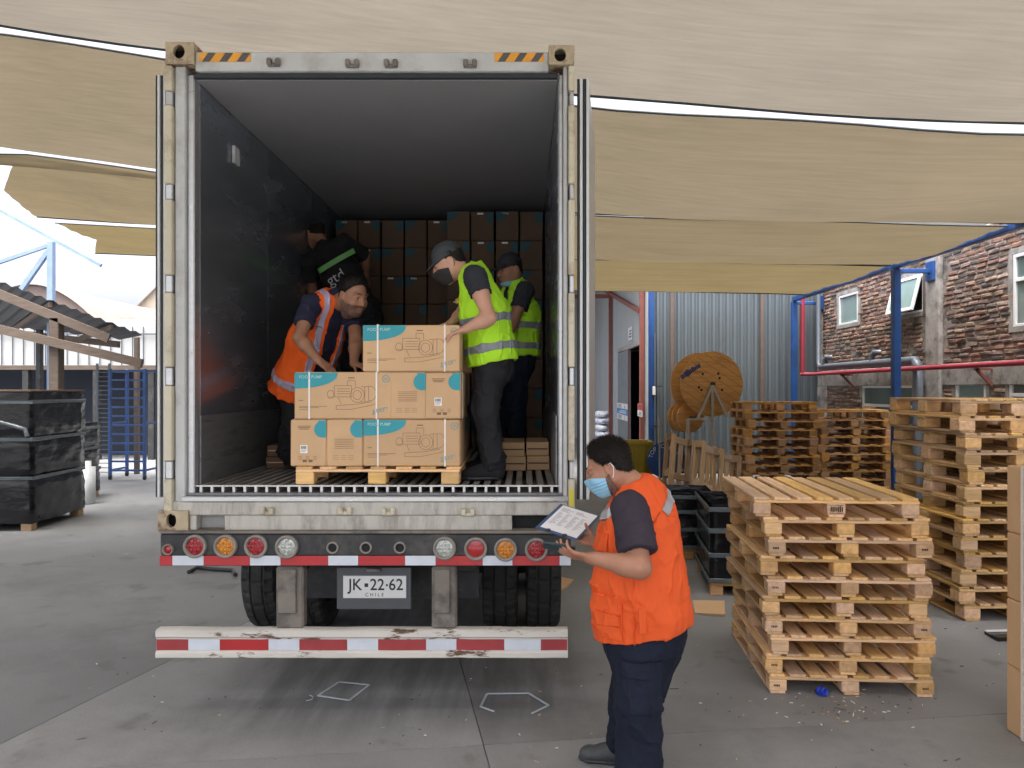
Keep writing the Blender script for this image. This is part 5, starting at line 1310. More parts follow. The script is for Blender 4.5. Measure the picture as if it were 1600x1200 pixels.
tag(o, 'small crumpled blue plastic bag in front of the pale pallet stack', 'plastic bag')
b = MB()
for i in range(230):
    if i < 80: p = ground_pt(q.gauss(1310, 60), q.gauss(1102, 14), .003)
    else:
        p = ground_pt(q.uniform(100, 1590), 700 + 500 * q.random() ** .5, .003)
    s_ = q.uniform(.003, .012) if q.random() < .93 else q.uniform(.015, .03); a = q.uniform(0, 3.14); d_ = Vector((math.cos(a), math.sin(a), 0)) * s_
    b.cur = q.choice((0, 0, 1, 2)); b.bar(p - d_, p + d_, q.uniform(.002, .008), .003)
tag(b.build('litter', [M_timber, M_pine, M_white]), 'wood splinters and paper scraps scattered over the concrete', 'litter', kind='stuff')
# ------------------------------------------------------------------ people: smooth continuous bodies grown from a blended distance field
def vnoise(Pts, scale, seed):
    rs = np.random.RandomState(seed); T = rs.rand(4096).astype(np.float32)
    q = Pts * scale; i = np.floor(q).astype(np.int64); f = q - i; f = f * f * (3 - 2 * f); out = 0
    for dx in (0, 1):
        for dy in (0, 1):
            for dz in (0, 1):
                h = ((i[:, 0] + dx) * 73856093 ^ (i[:, 1] + dy) * 19349663 ^ (i[:, 2] + dz) * 83492791) & 4095
                out = out + T[h] * np.abs(1 - dx - f[:, 0]) * np.abs(1 - dy - f[:, 1]) * np.abs(1 - dz - f[:, 2])
    return out - .5

class SDF:
    def __init__(s, res): s.res = res; s.ops = []
    def _op(s, fn, lo, hi, k, mode): s.ops.append((fn, np.array(lo, float), np.array(hi, float), k, mode)); return s
    def cap(s, a, b, ra, rb=None, k=.02, mode='add'):
        a = np.array(a, float); b = np.array(b, float); rb = ra if rb is None else rb; d = b - a; dd = max(d @ d, 1e-9)
        def fn(x, y, z):
            px, py, pz = x - a[0], y - a[1], z - a[2]; t = np.clip((px * d[0] + py * d[1] + pz * d[2]) / dd, 0, 1)
            return np.sqrt((px - t * d[0]) ** 2 + (py - t * d[1]) ** 2 + (pz - t * d[2]) ** 2) - (ra + (rb - ra) * t)
        r = max(ra, rb); return s._op(fn, np.minimum(a, b) - r, np.maximum(a, b) + r, k, mode)
    def seg(s, a, b, lat, wa, da, wb, db, k=.03, mode='add', p=2.0):
        "elliptic section from a to b: half widths w along lat, half depths d across"
        a = np.array(a, float); b = np.array(b, float); ax = b - a; L = np.linalg.norm(ax); ax = ax / L
        l = np.array(lat, float); l = l - ax * (l @ ax); l /= np.linalg.norm(l); dv = np.cross(ax, l)
        def fn(x, y, z):
            px, py, pz = x - a[0], y - a[1], z - a[2]
            h = px * ax[0] + py * ax[1] + pz * ax[2]; t = np.clip(h / L, 0, 1); ov = h - t * L
            w = wa + (wb - wa) * t; d = da + (db - da) * t; m = np.minimum(w, d)
            u = np.abs(px * l[0] + py * l[1] + pz * l[2]) / w; v = np.abs(px * dv[0] + py * dv[1] + pz * dv[2]) / d
            r = (u ** p + v ** p) ** (1 / p) if p != 2 else np.sqrt(u * u + v * v)
            return (np.sqrt(r * r + (ov / m) ** 2) - 1) * m
        r = max(wa, da, wb, db); return s._op(fn, np.minimum(a, b) - r, np.maximum(a, b) + r, k, mode)
    def ell(s, c, M, r, k=.02, mode='add'):
        "ellipsoid with axes = columns of the 3x3 M"
        c = np.array(c, float); M = np.array(M, float); r = np.array(r, float)
        def fn(x, y, z):
            px, py, pz = x - c[0], y - c[1], z - c[2]
            q = [(px * M[0, i] + py * M[1, i] + pz * M[2, i]) for i in range(3)]
            k0 = np.sqrt(sum((q[i] / r[i]) ** 2 for i in range(3))); k1 = np.sqrt(sum((q[i] / r[i] ** 2) ** 2 for i in range(3))) + 1e-6
            return k0 * (k0 - 1) / k1
        R_ = max(r); return s._op(fn, c - R_, c + R_, k, mode)
    def cut(s, pt, n, k=.006):
        "removes what lies on the side that n points to"
        pt = np.array(pt, float); n = np.array(n, float); n /= np.linalg.norm(n)
        return s._op(lambda x, y, z: (x - pt[0]) * n[0] + (y - pt[1]) * n[1] + (z - pt[2]) * n[2], None, None, k, 'max') if False else s.ops.append((lambda x, y, z: (x - pt[0]) * n[0] + (y - pt[1]) * n[1] + (z - pt[2]) * n[2], None, None, k, 'max')) or s
    def limit(s, fn): s.ops.append((fn, None, None, .004, 'max')); return s
    def grid(s):
        lo = np.min([o[1] for o in s.ops if o[4] == 'add'], axis=0) - 4 * s.res; hi = np.max([o[2] for o in s.ops if o[4] == 'add'], axis=0) + 4 * s.res
        n = np.ceil((hi - lo) / s.res).astype(int) + 1; ax = [lo[i] + s.res * np.arange(n[i], dtype=np.float32) for i in range(3)]
        f = np.full(n, 1.0, np.float32)
        for (fn, l, h, k, mode) in s.ops:
            if l is None: sl = [slice(0, n[i]) for i in range(3)]
            else:
                pad = k + 3 * s.res; sl = [slice(max(0, int((l[i] - pad - lo[i]) / s.res)), min(n[i], int((h[i] + pad - lo[i]) / s.res) + 2)) for i in range(3)]
                if any(q.start >= q.stop for q in sl): continue
            x, y, z = ax[0][sl[0]][:, None, None], ax[1][sl[1]][None, :, None], ax[2][sl[2]][None, None, :]
            d = fn(x, y, z).astype(np.float32); g = f[tuple(sl)]; k = max(k, 1e-4)
            if mode == 'add': t = np.clip(.5 + .5 * (g - d) / k, 0, 1); g[...] = g * (1 - t) + d * t - k * t * (1 - t)
            elif mode == 'sub': d = -d; t = np.clip(.5 - .5 * (g - d) / k, 0, 1); g[...] = g * (1 - t) + d * t + k * t * (1 - t)
            else:
                d = np.broadcast_to(d, g.shape); t = np.clip(.5 - .5 * (g - d) / k, 0, 1); g[...] = g * (1 - t) + d * t + k * t * (1 - t)
        s.f, s.ax, s.lo = f, ax, lo; return s
    def fine(s, fn, k=3):
        "like with_, on a grid k times finer round the part that is kept"
        c = s.with_(fn); w = np.argwhere(c.f < .012)
        if not len(w): return c
        lo = np.maximum(w.min(0) - 2, 0); hi = np.minimum(w.max(0) + 3, np.array(s.f.shape)); g = s.f[tuple(slice(a, b) for a, b in zip(lo, hi))]
        for ax_ in range(3):
            n = g.shape[ax_]; t = np.linspace(0, n - 1, (n - 1) * k + 1); i = np.minimum(t.astype(int), n - 2); fr = (t - i).astype(np.float32); sh = [1, 1, 1]; sh[ax_] = -1
            g = np.take(g, i, ax_) * (1 - fr.reshape(sh)) + np.take(g, i + 1, ax_) * fr.reshape(sh)
        e = SDF(s.res / k); e.lo = s.lo + lo * s.res; e.ax = [(e.lo[i] + e.res * np.arange(g.shape[i])).astype(np.float32) for i in range(3)]; e.f = g.astype(np.float32)
        return e.with_(fn)
    def with_(s, fn):
        "a copy of the field after fn(f, x, y, z)"
        c = SDF(s.res); c.ax, c.lo = s.ax, s.lo; x, y, z = s.ax[0][:, None, None], s.ax[1][None, :, None], s.ax[2][None, None, :]
        c.f = np.broadcast_to(fn(s.f, x, y, z), s.f.shape).astype(np.float32); return c
    def mesh(s, name, m, disp=None, smooth=2):
        f = s.f; f[0] = f[-1] = 1; f[:, 0] = f[:, -1] = 1; f[:, :, 0] = f[:, :, -1] = 1
        ins = f < 0; n = f.shape
        cnt = sum(ins[i:n[0] - 1 + i, j:n[1] - 1 + j, k:n[2] - 1 + k].astype(np.int8) for i in (0, 1) for j in (0, 1) for k in (0, 1))
        ci = np.argwhere((cnt > 0) & (cnt < 8)); idx = np.full((n[0] - 1, n[1] - 1, n[2] - 1), -1, np.int64); idx[tuple(ci.T)] = np.arange(len(ci))
        cor = [(i, j, k) for i in (0, 1) for j in (0, 1) for k in (0, 1)]
        val = np.stack([f[ci[:, 0] + a, ci[:, 1] + b, ci[:, 2] + c] for a, b, c in cor], 1)
        acc = np.zeros((len(ci), 3)); num = np.zeros(len(ci))
        for p in range(8):
            for q in range(p + 1, 8):
                dlt = [cor[q][i] - cor[p][i] for i in range(3)]
                if sum(map(abs, dlt)) != 1: continue
                a, b = val[:, p], val[:, q]; m_ = (a < 0) != (b < 0); t = np.where(m_, a / np.where(m_, a - b, 1), 0)
                pos = np.array(cor[p])[None] + t[:, None] * np.array(dlt)[None]; acc += pos * m_[:, None]; num += m_
        V = s.lo + (ci + acc / num[:, None]) * s.res
        faces = []
        for axx in range(3):
            u, v = (axx + 1) % 3, (axx + 2) % 3
            a = np.moveaxis(ins, axx, 0); sg = np.argwhere(ins[tuple(slice(0, -1) if i == axx else slice(None) for i in range(3))] != ins[tuple(slice(1, None) if i == axx else slice(None) for i in range(3))])
            e = np.zeros(3, int); ok = (sg[:, u] > 0) & (sg[:, v] > 0) & (sg[:, u] < n[u] - 1) & (sg[:, v] < n[v] - 1); sg = sg[ok]
            def at(du, dv): q = sg.copy(); q[:, u] -= du; q[:, v] -= dv; return idx[tuple(q.T)]
            qd = np.stack([at(1, 1), at(0, 1), at(0, 0), at(1, 0)], 1); pos = ins[tuple(sg.T)]
            qd[~pos] = qd[~pos][:, ::-1]; faces.append(qd)
        Fc = np.concatenate(faces); Fc = Fc[(Fc >= 0).all(1)]
        E = np.concatenate([Fc[:, [i, (i + 1) % 4]] for i in range(4)]); nv = len(V); deg = np.bincount(E[:, 0], minlength=nv) + np.bincount(E[:, 1], minlength=nv)
        for _ in range(smooth):
            A = np.stack([np.bincount(E[:, 0], V[E[:, 1], c], nv) + np.bincount(E[:, 1], V[E[:, 0], c], nv) for c in range(3)], 1) / np.maximum(deg, 1)[:, None]
            V = V + .55 * (A - V)
        if disp is not None:
            Nn = np.cross(V[Fc[:, 2]] - V[Fc[:, 0]], V[Fc[:, 3]] - V[Fc[:, 1]]); N_ = np.stack([sum(np.bincount(Fc[:, i], Nn[:, c], nv) for i in range(4)) for c in range(3)], 1)
            N_ /= np.linalg.norm(N_, axis=1)[:, None] + 1e-9; V = V + N_ * disp(V)[:, None]
        me = bpy.data.meshes.new(name); me.vertices.add(nv); me.vertices.foreach_set('co', V.astype(np.float32).ravel())
        me.loops.add(len(Fc) * 4); me.loops.foreach_set('vertex_index', Fc.astype(np.int32).ravel()); me.polygons.add(len(Fc)); me.polygons.foreach_set('loop_start', np.arange(0, len(Fc) * 4, 4, dtype=np.int32))
        me.polygons.foreach_set('use_smooth', np.ones(len(Fc), bool)); me.update(calc_edges=True); me.validate(); me.materials.append(m); return me

def nrm(v): v = np.array(v, float); return v / np.linalg.norm(v)
def A(v): return np.array(v, float)
def PX(px, py, Y): return A(P(px, py, Y))
def folds(amp, sc, seed, sq=(1, 1, 1)):
    sq = A(sq)
    def fn(V):
        w = vnoise(V * sq, sc * .5, seed + 5) * .05
        q = (V + w[:, None]) * sq
        a = vnoise(q, sc, seed); b = vnoise(q, sc * 2.3, seed + 1); c = vnoise(q, sc * 1.5, seed + 2)
        return amp * (.9 * np.exp(-(a / .07) ** 2) + .7 * np.exp(-(c / .06) ** 2) * (b > -.1) + .8 * b - .5)
    return fn

class Head:
    def __init__(s, c, fwd, up=(0, 0, 1), size=1.0):
        s.c = A(c); s.f = nrm(fwd); u = A(up); s.l = nrm(np.cross(u, s.f)); s.u = np.cross(s.f, s.l); s.k = size; s.M = np.stack([s.l, s.f, s.u], 1)
    def p(s, x, y, z): return s.c + s.k * (s.l * x + s.f * y + s.u * z)
    def ell(s, g, c, r, k=.02, mode='add', rot=None): return g.ell(s.p(*c), s.M if rot is None else s.M @ rot, A(r) * s.k, k, mode)
    def build(s, g, neck_to, neck_r=.058):
        e = s.ell
        e(g, (0, -.012, .038), (.076, .098, .092), .01)
        e(g, (0, .03, -.036), (.064, .068, .083), .04)
        e(g, (0, .0, -.03), (.066, .075, .06), .03)
        e(g, (0, .062, -.093), (.03, .03, .026), .03)
        for sx in (-1, 1):
            g.cap(s.p(sx * .056, -.005, -.052), s.p(sx * .024, .058, -.092), .019 * s.k, .02 * s.k, .03); e(g, (sx * .036, .045, -.045), (.024, .032, .034), .03)
            e(g, (sx * .04, .068, -.025), (.026, .026, .024), .03)
            e(g, (sx * .034, .1, .012), (.019, .013, .013), .018, 'sub')
            e(g, (sx * .032, .083, .012), (.0135, .013, .0125), .004)
            g.cap(s.p(sx * .014, .096, .033), s.p(sx * .05, .08, .035), .008 * s.k, .007 * s.k, .018)
            e(g, (sx * .079, -.012, -.004), (.009, .02, .032), .008)
            e(g, (sx * .086, -.006, .0), (.006, .011, .02), .006, 'sub')
            e(g, (sx * .074, -.006, -.006), (.008, .012, .018), .008)
        g.cap(s.p(0, .098, .022), s.p(0, .118, -.022), .0095 * s.k, .0135 * s.k, .014)
        for sx in (-1, 1): e(g, (sx * .013, .104, -.027), (.009, .011, .008), .008)
        g.cap(s.p(-.017, .094, -.058), s.p(.017, .094, -.058), .006 * s.k, k=.008); g.cap(s.p(-.014, .092, -.071), s.p(.014, .092, -.071), .007 * s.k, k=.008)
        g.cap(s.p(-.02, .103, -.0645), s.p(.02, .103, -.0645), .003 * s.k, k=.004, mode='sub')
        g.cap(s.p(0, -.03, -.04), neck_to, neck_r * s.k, neck_r * 1.12 * s.k, .04)
    def extras(s, par, hair=True, hl=(-.02, .07), cap=None):
        b = MB()
        for sx in (-1, 1):
            c = s.p(sx * .031, .0895, .0125); M3 = Matrix(((s.l[0], s.f[0], s.u[0]), (s.l[1], s.f[1], s.u[1]), (s.l[2], s.f[2], s.u[2]))).to_4x4()
            b.lathe([(.0001, .0072 * s.k), (.004 * s.k, .0062 * s.k), (.0065 * s.k, .002 * s.k), (.0066 * s.k, -.003 * s.k)], c, 'y', 10, M=M3)
        b.build('eye', M_eye, par)
        b = MB()
        for sx in (-1, 1): b.tube([s.p(sx * .013, .101, .035), s.p(sx * .03, .097, .04), s.p(sx * .049, .082, .036)], [.003 * s.k, .004 * s.k, .002 * s.k], 6)
        b.build('eyebrow', M_hair, par)
    def field(s, res):
        if getattr(s, '_f', None) is None or s._r != res:
            g = SDF(res); s.build(g, s.p(0, -.03, -.1)); s._f = g.grid(); s._r = res
        return s._f
    def loc(s, x, y, z):
        q = (x - s.c[0], y - s.c[1], z - s.c[2]); return [(q[0] * v[0] + q[1] * v[1] + q[2] * v[2]) / s.k for v in (s.l, s.f, s.u)]
    def mfield(s):
        g = SDF(.0045); s.build(g, s.p(0, -.03, -.1)); s.ell(g, (0, .083, -.045), (.034, .034, .05), .03); s.ell(g, (0, .098, -.03), (.02, .02, .03), .03); return g.grid()
    def shell(s, region, th, k=2, fld=None):
        "a layer over the head where region (negative inside, in head coordinates) allows, th thick"
        def fn(q, x, y, z):
            a, b, c = s.loc(x, y, z); r = region(a, b, c); t = th(a, b, c, r) if callable(th) else th
            return np.maximum(q - t, r * s.k)
        return (fld or s.field(.0045)).fine(fn, k)
    def hair(s, par, res=None, m=None, top=.012, line=.0, fade=.006, seed=1, rough=.003, strands=True):
        def region(a, b, c):
            front = ((b - .07 - line) * .8 - (c - .1) * .6); nape = -(c + .056 - (b + .09) * .75) * .8
            ear = .034 - np.sqrt(((np.abs(a) - .085) / 1.0) ** 2 + (b + .008) ** 2 + (c + .008) ** 2)
            return np.maximum(np.maximum(front, nape), ear)
        def th(a, b, c, r):
            t = np.clip(-r * .5, .0015, 1) ; w = np.clip((c - .02) / .07, 0, 1)
            return np.minimum(t, fade + (top - fade) * w)
        me = s.shell(region, th, 2).mesh('hair', m or M_hair, disp=lambda V: rough * (vnoise(V, 130, seed) + vnoise(V, 260, seed + 2)), smooth=1)
        o = link('hair', me, par); 
        if strands: s.strands(o, me, 14000 if seed == 3 else 5000, fade, top)
        return o
    def strands(s, o, me, n, l0, l1, m=None, w=.0008):
        "short single hairs standing on the shell"
        nv = len(me.vertices); co = np.zeros(nv * 3, np.float32); me.vertices.foreach_get('co', co); nm = np.zeros(nv * 3, np.float32); me.vertices.foreach_get('normal', nm); co = co.reshape(-1, 3); nm = nm.reshape(-1, 3)
        rs = np.random.RandomState(4); i = rs.randint(0, nv, n); p = co[i] + rs.normal(0, .002, (n, 3)); q = nm[i]; hgt = np.clip(((p - s.c) @ s.u / s.k - .0) / .1, 0, 1)[:, None]
        fl = (-s.u) * (1 - hgt) + (s.f * .5 - s.u * .1) * hgt + rs.normal(0, .35, (n, 3)); dr = q * (.35 + .35 * hgt) + fl * .8; dr /= np.linalg.norm(dr, axis=1)[:, None]
        ln = (l0 + (l1 - l0) * hgt) * rs.uniform(.6, 1.3, (n, 1)); sd = np.cross(dr, q); sd /= np.linalg.norm(sd, axis=1)[:, None] + 1e-6
        V = np.concatenate([p - sd * w, p + sd * w, p + dr * ln], 1).reshape(-1, 3); b = MB(); b.v = [tuple(v) for v in V]; b.f = [(3 * k, 3 * k + 1, 3 * k + 2) for k in range(n)]; b.mi = [0] * n; b.sm = [False] * n
        tag(b.build('hair_tuft', m or M_hair, o), kind='stuff')
    def beard(s, par, m=None, front=1.0):
        reg = lambda a, b, c: np.maximum(b - front, np.maximum(np.maximum(c + .036 - np.clip((.03 - b) * .5, 0, .02), -(c + .15)), np.maximum(-(b + .004), .02 - np.sqrt(a * a + (c + .0645) ** 2) - 10 * (b < .05))))
        me = s.shell(reg, .0007, 3).mesh('beard', m or M_stubble, disp=lambda V: .0008 * vnoise(V, 250, 3), smooth=1); o = link('beard', me, par); s.strands(o, me, 2600, .006, .006, M_hair, .0007); return o
    def face_mask(s, par, m, low=False):
        top = (lambda a, b: -.012 - np.clip(.085 - b, 0, 1) * .35) if not low else (lambda a, b: -.085 + 0 * a)
        reg = lambda a, b, c: np.maximum(np.maximum(c - top(a, b), -(c + .12)), -(b - .024 + (c + .05) * .15))
        def th(a, b, c, r): return .005 + (.0012 if m is M_mask else .0004) * np.sin(c * 420) * np.clip((-.03 - c) * 60, 0, 1) * np.clip((c + .1) * 60, 0, 1)
        o = link('face_mask', s.shell(reg, th, 3, s.mfield()).mesh('face_mask', m, smooth=3), par); b = MB()
        if not low:
            for sx in (-1, 1):
                b.tube([s.p(sx * .068, .026, -.034), s.p(sx * .0775, .0, -.006), s.p(sx * .081, -.012, .018), s.p(sx * .089, -.03, .022), s.p(sx * .089, -.036, .0)], .002, 6); b.tube([s.p(sx * .061, .026, -.088), s.p(sx * .075, -.004, -.055), s.p(sx * .084, -.024, -.03), s.p(sx * .089, -.036, .0)], .002, 6)
            b.build('ear_loop', M_loop if m is M_mask else m, o)
        return o
def hand(g, wrist, d, n, thumb, curl=(.5, .6, .6, .7), spread=.06, sc=1.0, thumb_curl=.5, k=.006):
    "d: fingers' direction, n: palm normal (the way the fingers curl), thumb: direction of the thumb's side"
    d = nrm(d); n = A(n); n = nrm(n - d * (n @ d)); t = A(thumb); t = nrm(t - d * (t @ d) - n * (t @ n))
    w = A(wrist); c = w + d * .05 * sc
    g.seg(w + d * .005 * sc, w + d * .085 * sc, t, .03 * sc, .017 * sc, .04 * sc, .0135 * sc, .02)
    g.cap(w + d * .025 * sc + t * .018 * sc + n * .006 * sc, w + d * .05 * sc + t * .028 * sc + n * .01 * sc, .018 * sc, .015 * sc, .015)
    L = [(.044, .027, .021), (.049, .031, .022), (.045, .029, .021), (.035, .021, .018)]; off = [.029, .01, -.0095, -.028]; st = [.088, .092, .088, .08]
    for i in range(4):
        p = w + d * st[i] * sc + t * off[i] * sc; a0 = curl[i]; ang = 0; dirb = nrm(d + t * spread * (1.5 - i))
        g.cap(p - d * .03 * sc, p, .0095 * sc, .0092 * sc, .008)
        for j in range(3):
            ang += a0 * (.75, 1.0, .7)[j]; dd = dirb * math.cos(ang) + n * math.sin(ang); q = p + dd * L[i][j] * sc
            g.cap(p, q, (.0092, .0084, .0076)[j] * sc, (.0084, .0076, .0066)[j] * sc, k if j == 0 else .004); p = q
    p = w + d * .04 * sc + t * .032 * sc + n * .008 * sc; a = .0
    for j, (ll, r0, r1) in enumerate(((.034, .0125, .0105), (.03, .0105, .009), (.023, .0092, .0075))):
        a += thumb_curl * (.5, .6, .6)[j]; dd = nrm((d * .72 + t * .62) * math.cos(a) + (n * .8 + d * .5) * math.sin(a)); q = p + dd * ll * sc; g.cap(p, q, r0 * sc, r1 * sc, .006); p = q

def arm(g, sh, el, wr, r0=.05, r1=.043, r2=.038, r3=.027, k=.03):
    sh, el, wr = A(sh), A(el), A(wr); m = sh + (el - sh) * .45; g.cap(sh, m, r0, r0 * .98, k); g.cap(m, el, r0 * .98, r1, k)
    f = el + (wr - el) * .3; g.cap(el, f, r1 * .98, r2 * 1.1, k); g.cap(f, wr, r2 * 1.1, r3, k)

def shoe(par, heel, toe_dir, res=.006, ln=.29, m=None, w=.05, sole=True):
    "heel: ground point under the heel"
    d = nrm(A(toe_dir) * A((1, 1, 0))); h = A(heel); l = np.cross((0, 0, 1), d); g = SDF(res)
    g.seg(h + d * .04 + A((0, 0, .045)), h + d * (ln - .06) + A((0, 0, .038)), l, w * .85, .045, w, .036, .02)
    g.cap(h + d * (ln - .055) + A((0, 0, .036)), h + d * (ln - .04) + A((0, 0, .034)), .034, .031, .03)
    g.seg(h + d * .05 + A((0, 0, .05)), h + d * .05 + A((0, 0, .13)), l, .046, .055, .042, .05, .03)
    g.cap(h + d * .1 + A((0, 0, .085)), h + d * .17 + A((0, 0, .06)), .036, .034, .03)
    g.cut(h + A((0, 0, .012)), (0, 0, -1)); g.cut(h + A((0, 0, .135)), (0, 0, 1)); g.grid(); o = link('shoe', g.mesh('shoe', m or M_shoe), par)
    if sole:
        g = SDF(res); g.seg(h + d * .04 + A((0, 0, .014)), h + d * (ln - .055) + A((0, 0, .014)), l, w * .9, .02, w * 1.06, .02, .02); g.cap(h + d * (ln - .06) + A((0, 0, .016)), h + d * (ln - .038) + A((0, 0, .018)), .04, .036, .02)
        g.cut(h + A((0, 0, .028)), (0, 0, 1)); g.cut(h + A((0, 0, .003)), (0, 0, -1)); g.grid(); link('sole', g.mesh('sole', M_gasket), o)
    return o

def leg_field(g, hip, knee, ankle, r0, r1, r2, k=.05):
    g.cap(hip, knee, r0, r1, k); g.cap(knee, ankle, r1, r2, k)

# ---------------------------------------------------------------- the man with the clipboard
def man_clipboard():
    f = nrm((-.9, .4, 0)); L = np.cross((0, 0, 1), f); YC = 3.85
    hd = Head(PX(952, 731, 3.83), (-.88, .24, -.4), (0, 0, 1), 1.06)
    c0, c1, c2, c3, c4 = PX(1003, 985, YC), PX(1001, 925, YC), PX(998, 875, YC), PX(1000, 815, YC), PX(1000, 780, YC)
    up = A((0, 0, 1.0)); shL = c4 + L * .185 + A((0, 0, -.02)); shR = c4 - L * .165 + A((0, 0, -.025)) + f * .075
    elL, wrL = PX(1000, 887, 3.52), PX(926, 872, 3.60); elR, wrR = PX(962, 893, 4.1), PX(938, 842, 4.13)
    hipL, hipR = c0 + L * .1 + up * -.02, c0 - L * .1 + up * -.02
    knL, anL = PX(996, 1095, 3.70), A(((1000 - 818) * 3.69 / F, 3.69, .1)); knR, anR = PX(982, 1085, 3.97), A(((975 - 818) * 3.98 / F, 3.98, .1))
    cA, cB, cC = PX(876, 788, 4.25), PX(937, 807, 4.2), PX(836, 825, 4.0)
    ux, uy = cB - cA, cC - cA; n = nrm(np.cross(uy, ux)); n = n if n[2] > 0 else -n
    un, vn = nrm(ux), nrm(uy); wrR = cB + uy * .72 + un * .095 - n * .03
    body = SDF(.0045)
    hd.build(body, c4 + up * .02 - f * .03, .06)
    body.seg(c0, c2, L, .15, .15, .17, .15, .05); body.seg(c2, c4, L, .17, .15, .15, .09, .05); body.cap(shL, shR, .06, .06, .04)
    arm(body, shL, elL, wrL, .062, .05, .046, .031); arm(body, shR, elR, wrR, .06, .05, .045, .03)
    hand(body, wrL, nrm((-.96, .12, .13)), nrm((.1, .5, .85)), nrm((-.1, .75, .5)), curl=(.32, .42, .5, .6), sc=1.04, thumb_curl=.35)
    hand(body, wrR, -un, n, -vn, curl=(.08, .08, .1, .12), sc=1.0, thumb_curl=.9)
    leg_field(body, hipL, knL, anL, .08, .055, .04); leg_field(body, hipR, knR, anR, .08, .055, .04)
    for an in (anL, anR): body.cap(an, an + f * .12 + up * -.05, .04, .03, .03)
    body.grid(); me = body.mesh('person', M_skin)
    o = link('person', me); tag(o, 'person in an orange vest and blue mask reading a clipboard beside the trailer', 'person')
    hd.extras(o); hd.hair(o, top=.017, fade=.009, seed=3, rough=.002); hd.beard(o, front=.03); hd.face_mask(o, M_mask)
    # shirt: sleeves and collar
    g = SDF(.006); dA = nrm(elL - shL); dB = nrm(elR - shR); hemL = shL + dA * .225; hemR = shR + dB * .24
    g.cap(shL, hemL + dA * .05, .092, .097, .05); g.cut(hemL, dA)
    g.grid(); link('sleeve', g.mesh('sleeve', M_shirt, disp=folds(.006, 14, 3, (1, 1, .6))), o)
    g = SDF(.006); g.cap(shR + f * .05 + dB * .08, hemR + dB * .05, .066, .085, .05); g.cut(hemR, dB); g.grid(); link('sleeve', g.mesh('sleeve', M_shirt, disp=folds(.006, 14, 5)), o)
    g = SDF(.005); nb = c4 + up * .035 - f * .02; nd = nrm(hd.p(0, -.03, -.06) - nb); g.cap(nb - up * .03 + f * .02, nb + nd * .03, .072, .072, .02); g.cut(nb + nd * .028, nd); g.grid(); link('shirt', g.mesh('shirt', M_shirt), o)
    # vest
    g = SDF(.0055); ctr = lambda px, py: PX(px, py, YC)
    a = [ctr(1003, 1000), ctr(1003, 955), ctr(999, 905), ctr(998, 850), ctr(1000, 808), ctr(1003, 778)]; w = [.232, .235, .235, .23, .215, .18]; dd = [.232, .235, .228, .2, .165, .11]
    for i in range(5): g.seg(a[i], a[i + 1], L, w[i], dd[i], w[i + 1], dd[i + 1], .05, p=2.2)
    g.cap(c4 + L * .15 + up * -.005, c4 - L * .15 + up * -.005, .06, .06, .05); g.cap(nb - up * .06, nb + up * .0, .10, .085, .05)
    g.cap(nb - up * .04, nb + nd * .12, .06, .075, .012, 'sub')
    g.cap(shL + L * .09 + up * .015, shL + L * .1 + dA * .12, .088, .10, .02, 'sub'); g.cap(shR - L * .13 + up * .0, shR - L * .13 + dB * .12, .07, .085, .02, 'sub')
    hp = ctr(925, 986); hq = ctr(1082, 955); hn = A((-(hq - hp)[2], 0, (hq - hp)[0])); hn = -nrm(hn); g.cut(ctr(965, 988), hn + A((0, .0, 0)), .01)
    g.grid()
    dv0 = folds(.013, 5, 11, (1.2, 1.2, .75)); dv1 = folds(.004, 13, 14, (1.2, 1.2, .8)); dv = lambda V: dv0(V) + dv1(V)
    vd = lambda V: dv(V) * np.clip(1.2 - np.abs((V[:, 2] - c2[2]) * 1.2), .4, 1)
    vest = link('vest', g.mesh('vest', M_orange, disp=vd), o)
    zs = lambda py: H - (py - 607) * YC / F
    # reflective bands over the shoulders, pocket, pull tab
    tc = ctr(1041, 784); va, ua = (.74, -.67), (.67, .74)
    st = g.fine(lambda q, x, y, z: np.maximum(np.maximum(q - .004, np.abs((x - tc[0]) * va[0] + (z - tc[2]) * va[1]) - .027 + 0 * y), -.045 - ((x - tc[0]) * ua[0] + (z - tc[2]) * ua[1]) + 0 * y))
    link('reflective_tape', st.mesh('reflective_tape', M_refl, disp=vd), vest)
    st = g.fine(lambda q, x, y, z: np.maximum(np.maximum(q - .0035, np.abs(z - zs(781) - (x - ctr(961, 781)[0]) * 1.0) - .018 + 0 * y), x - ctr(971, 781)[0] + 0 * y + 0 * z))
    link('reflective_tape', st.mesh('reflective_tape', M_refl, disp=vd), vest)
    se = g.fine(lambda q, x, y, z: np.maximum(np.maximum(q - .004, np.abs((x - c1[0]) * f[0] + (y - c1[1]) * f[1] + .035 + .35 * np.clip(z - zs(880), 0, 1)) - .004), np.maximum(-((x - c1[0]) * L[0] + (y - c1[1]) * L[1]) + .05, z - zs(790) + 0 * x)))
    link('seam', se.mesh('seam', M_orange, disp=vd), vest)
    near = lambda x, y, z: (x - c1[0]) * f[0] + (y - c1[1]) * f[1]
    side = lambda x, y, z: (x - c1[0]) * L[0] + (y - c1[1]) * L[1]
    pk = g.fine(lambda q, x, y, z: np.maximum(np.maximum(q - .009, np.maximum(.02 - near(x, y, z), near(x, y, z) - .21)), np.maximum(np.maximum(zs(981) - z, z - zs(915)), -side(x, y, z))))
    link('pocket', pk.mesh('pocket', M_orange, disp=vd), vest)
    pk = g.fine(lambda q, x, y, z: np.maximum(np.maximum(q - .016, np.maximum(.03 - near(x, y, z), near(x, y, z) - .17)), np.maximum(np.maximum(zs(961) - z, z - zs(941)), -side(x, y, z))))
    link('pocket_flap', pk.mesh('pocket_flap', M_orange, disp=vd), vest)
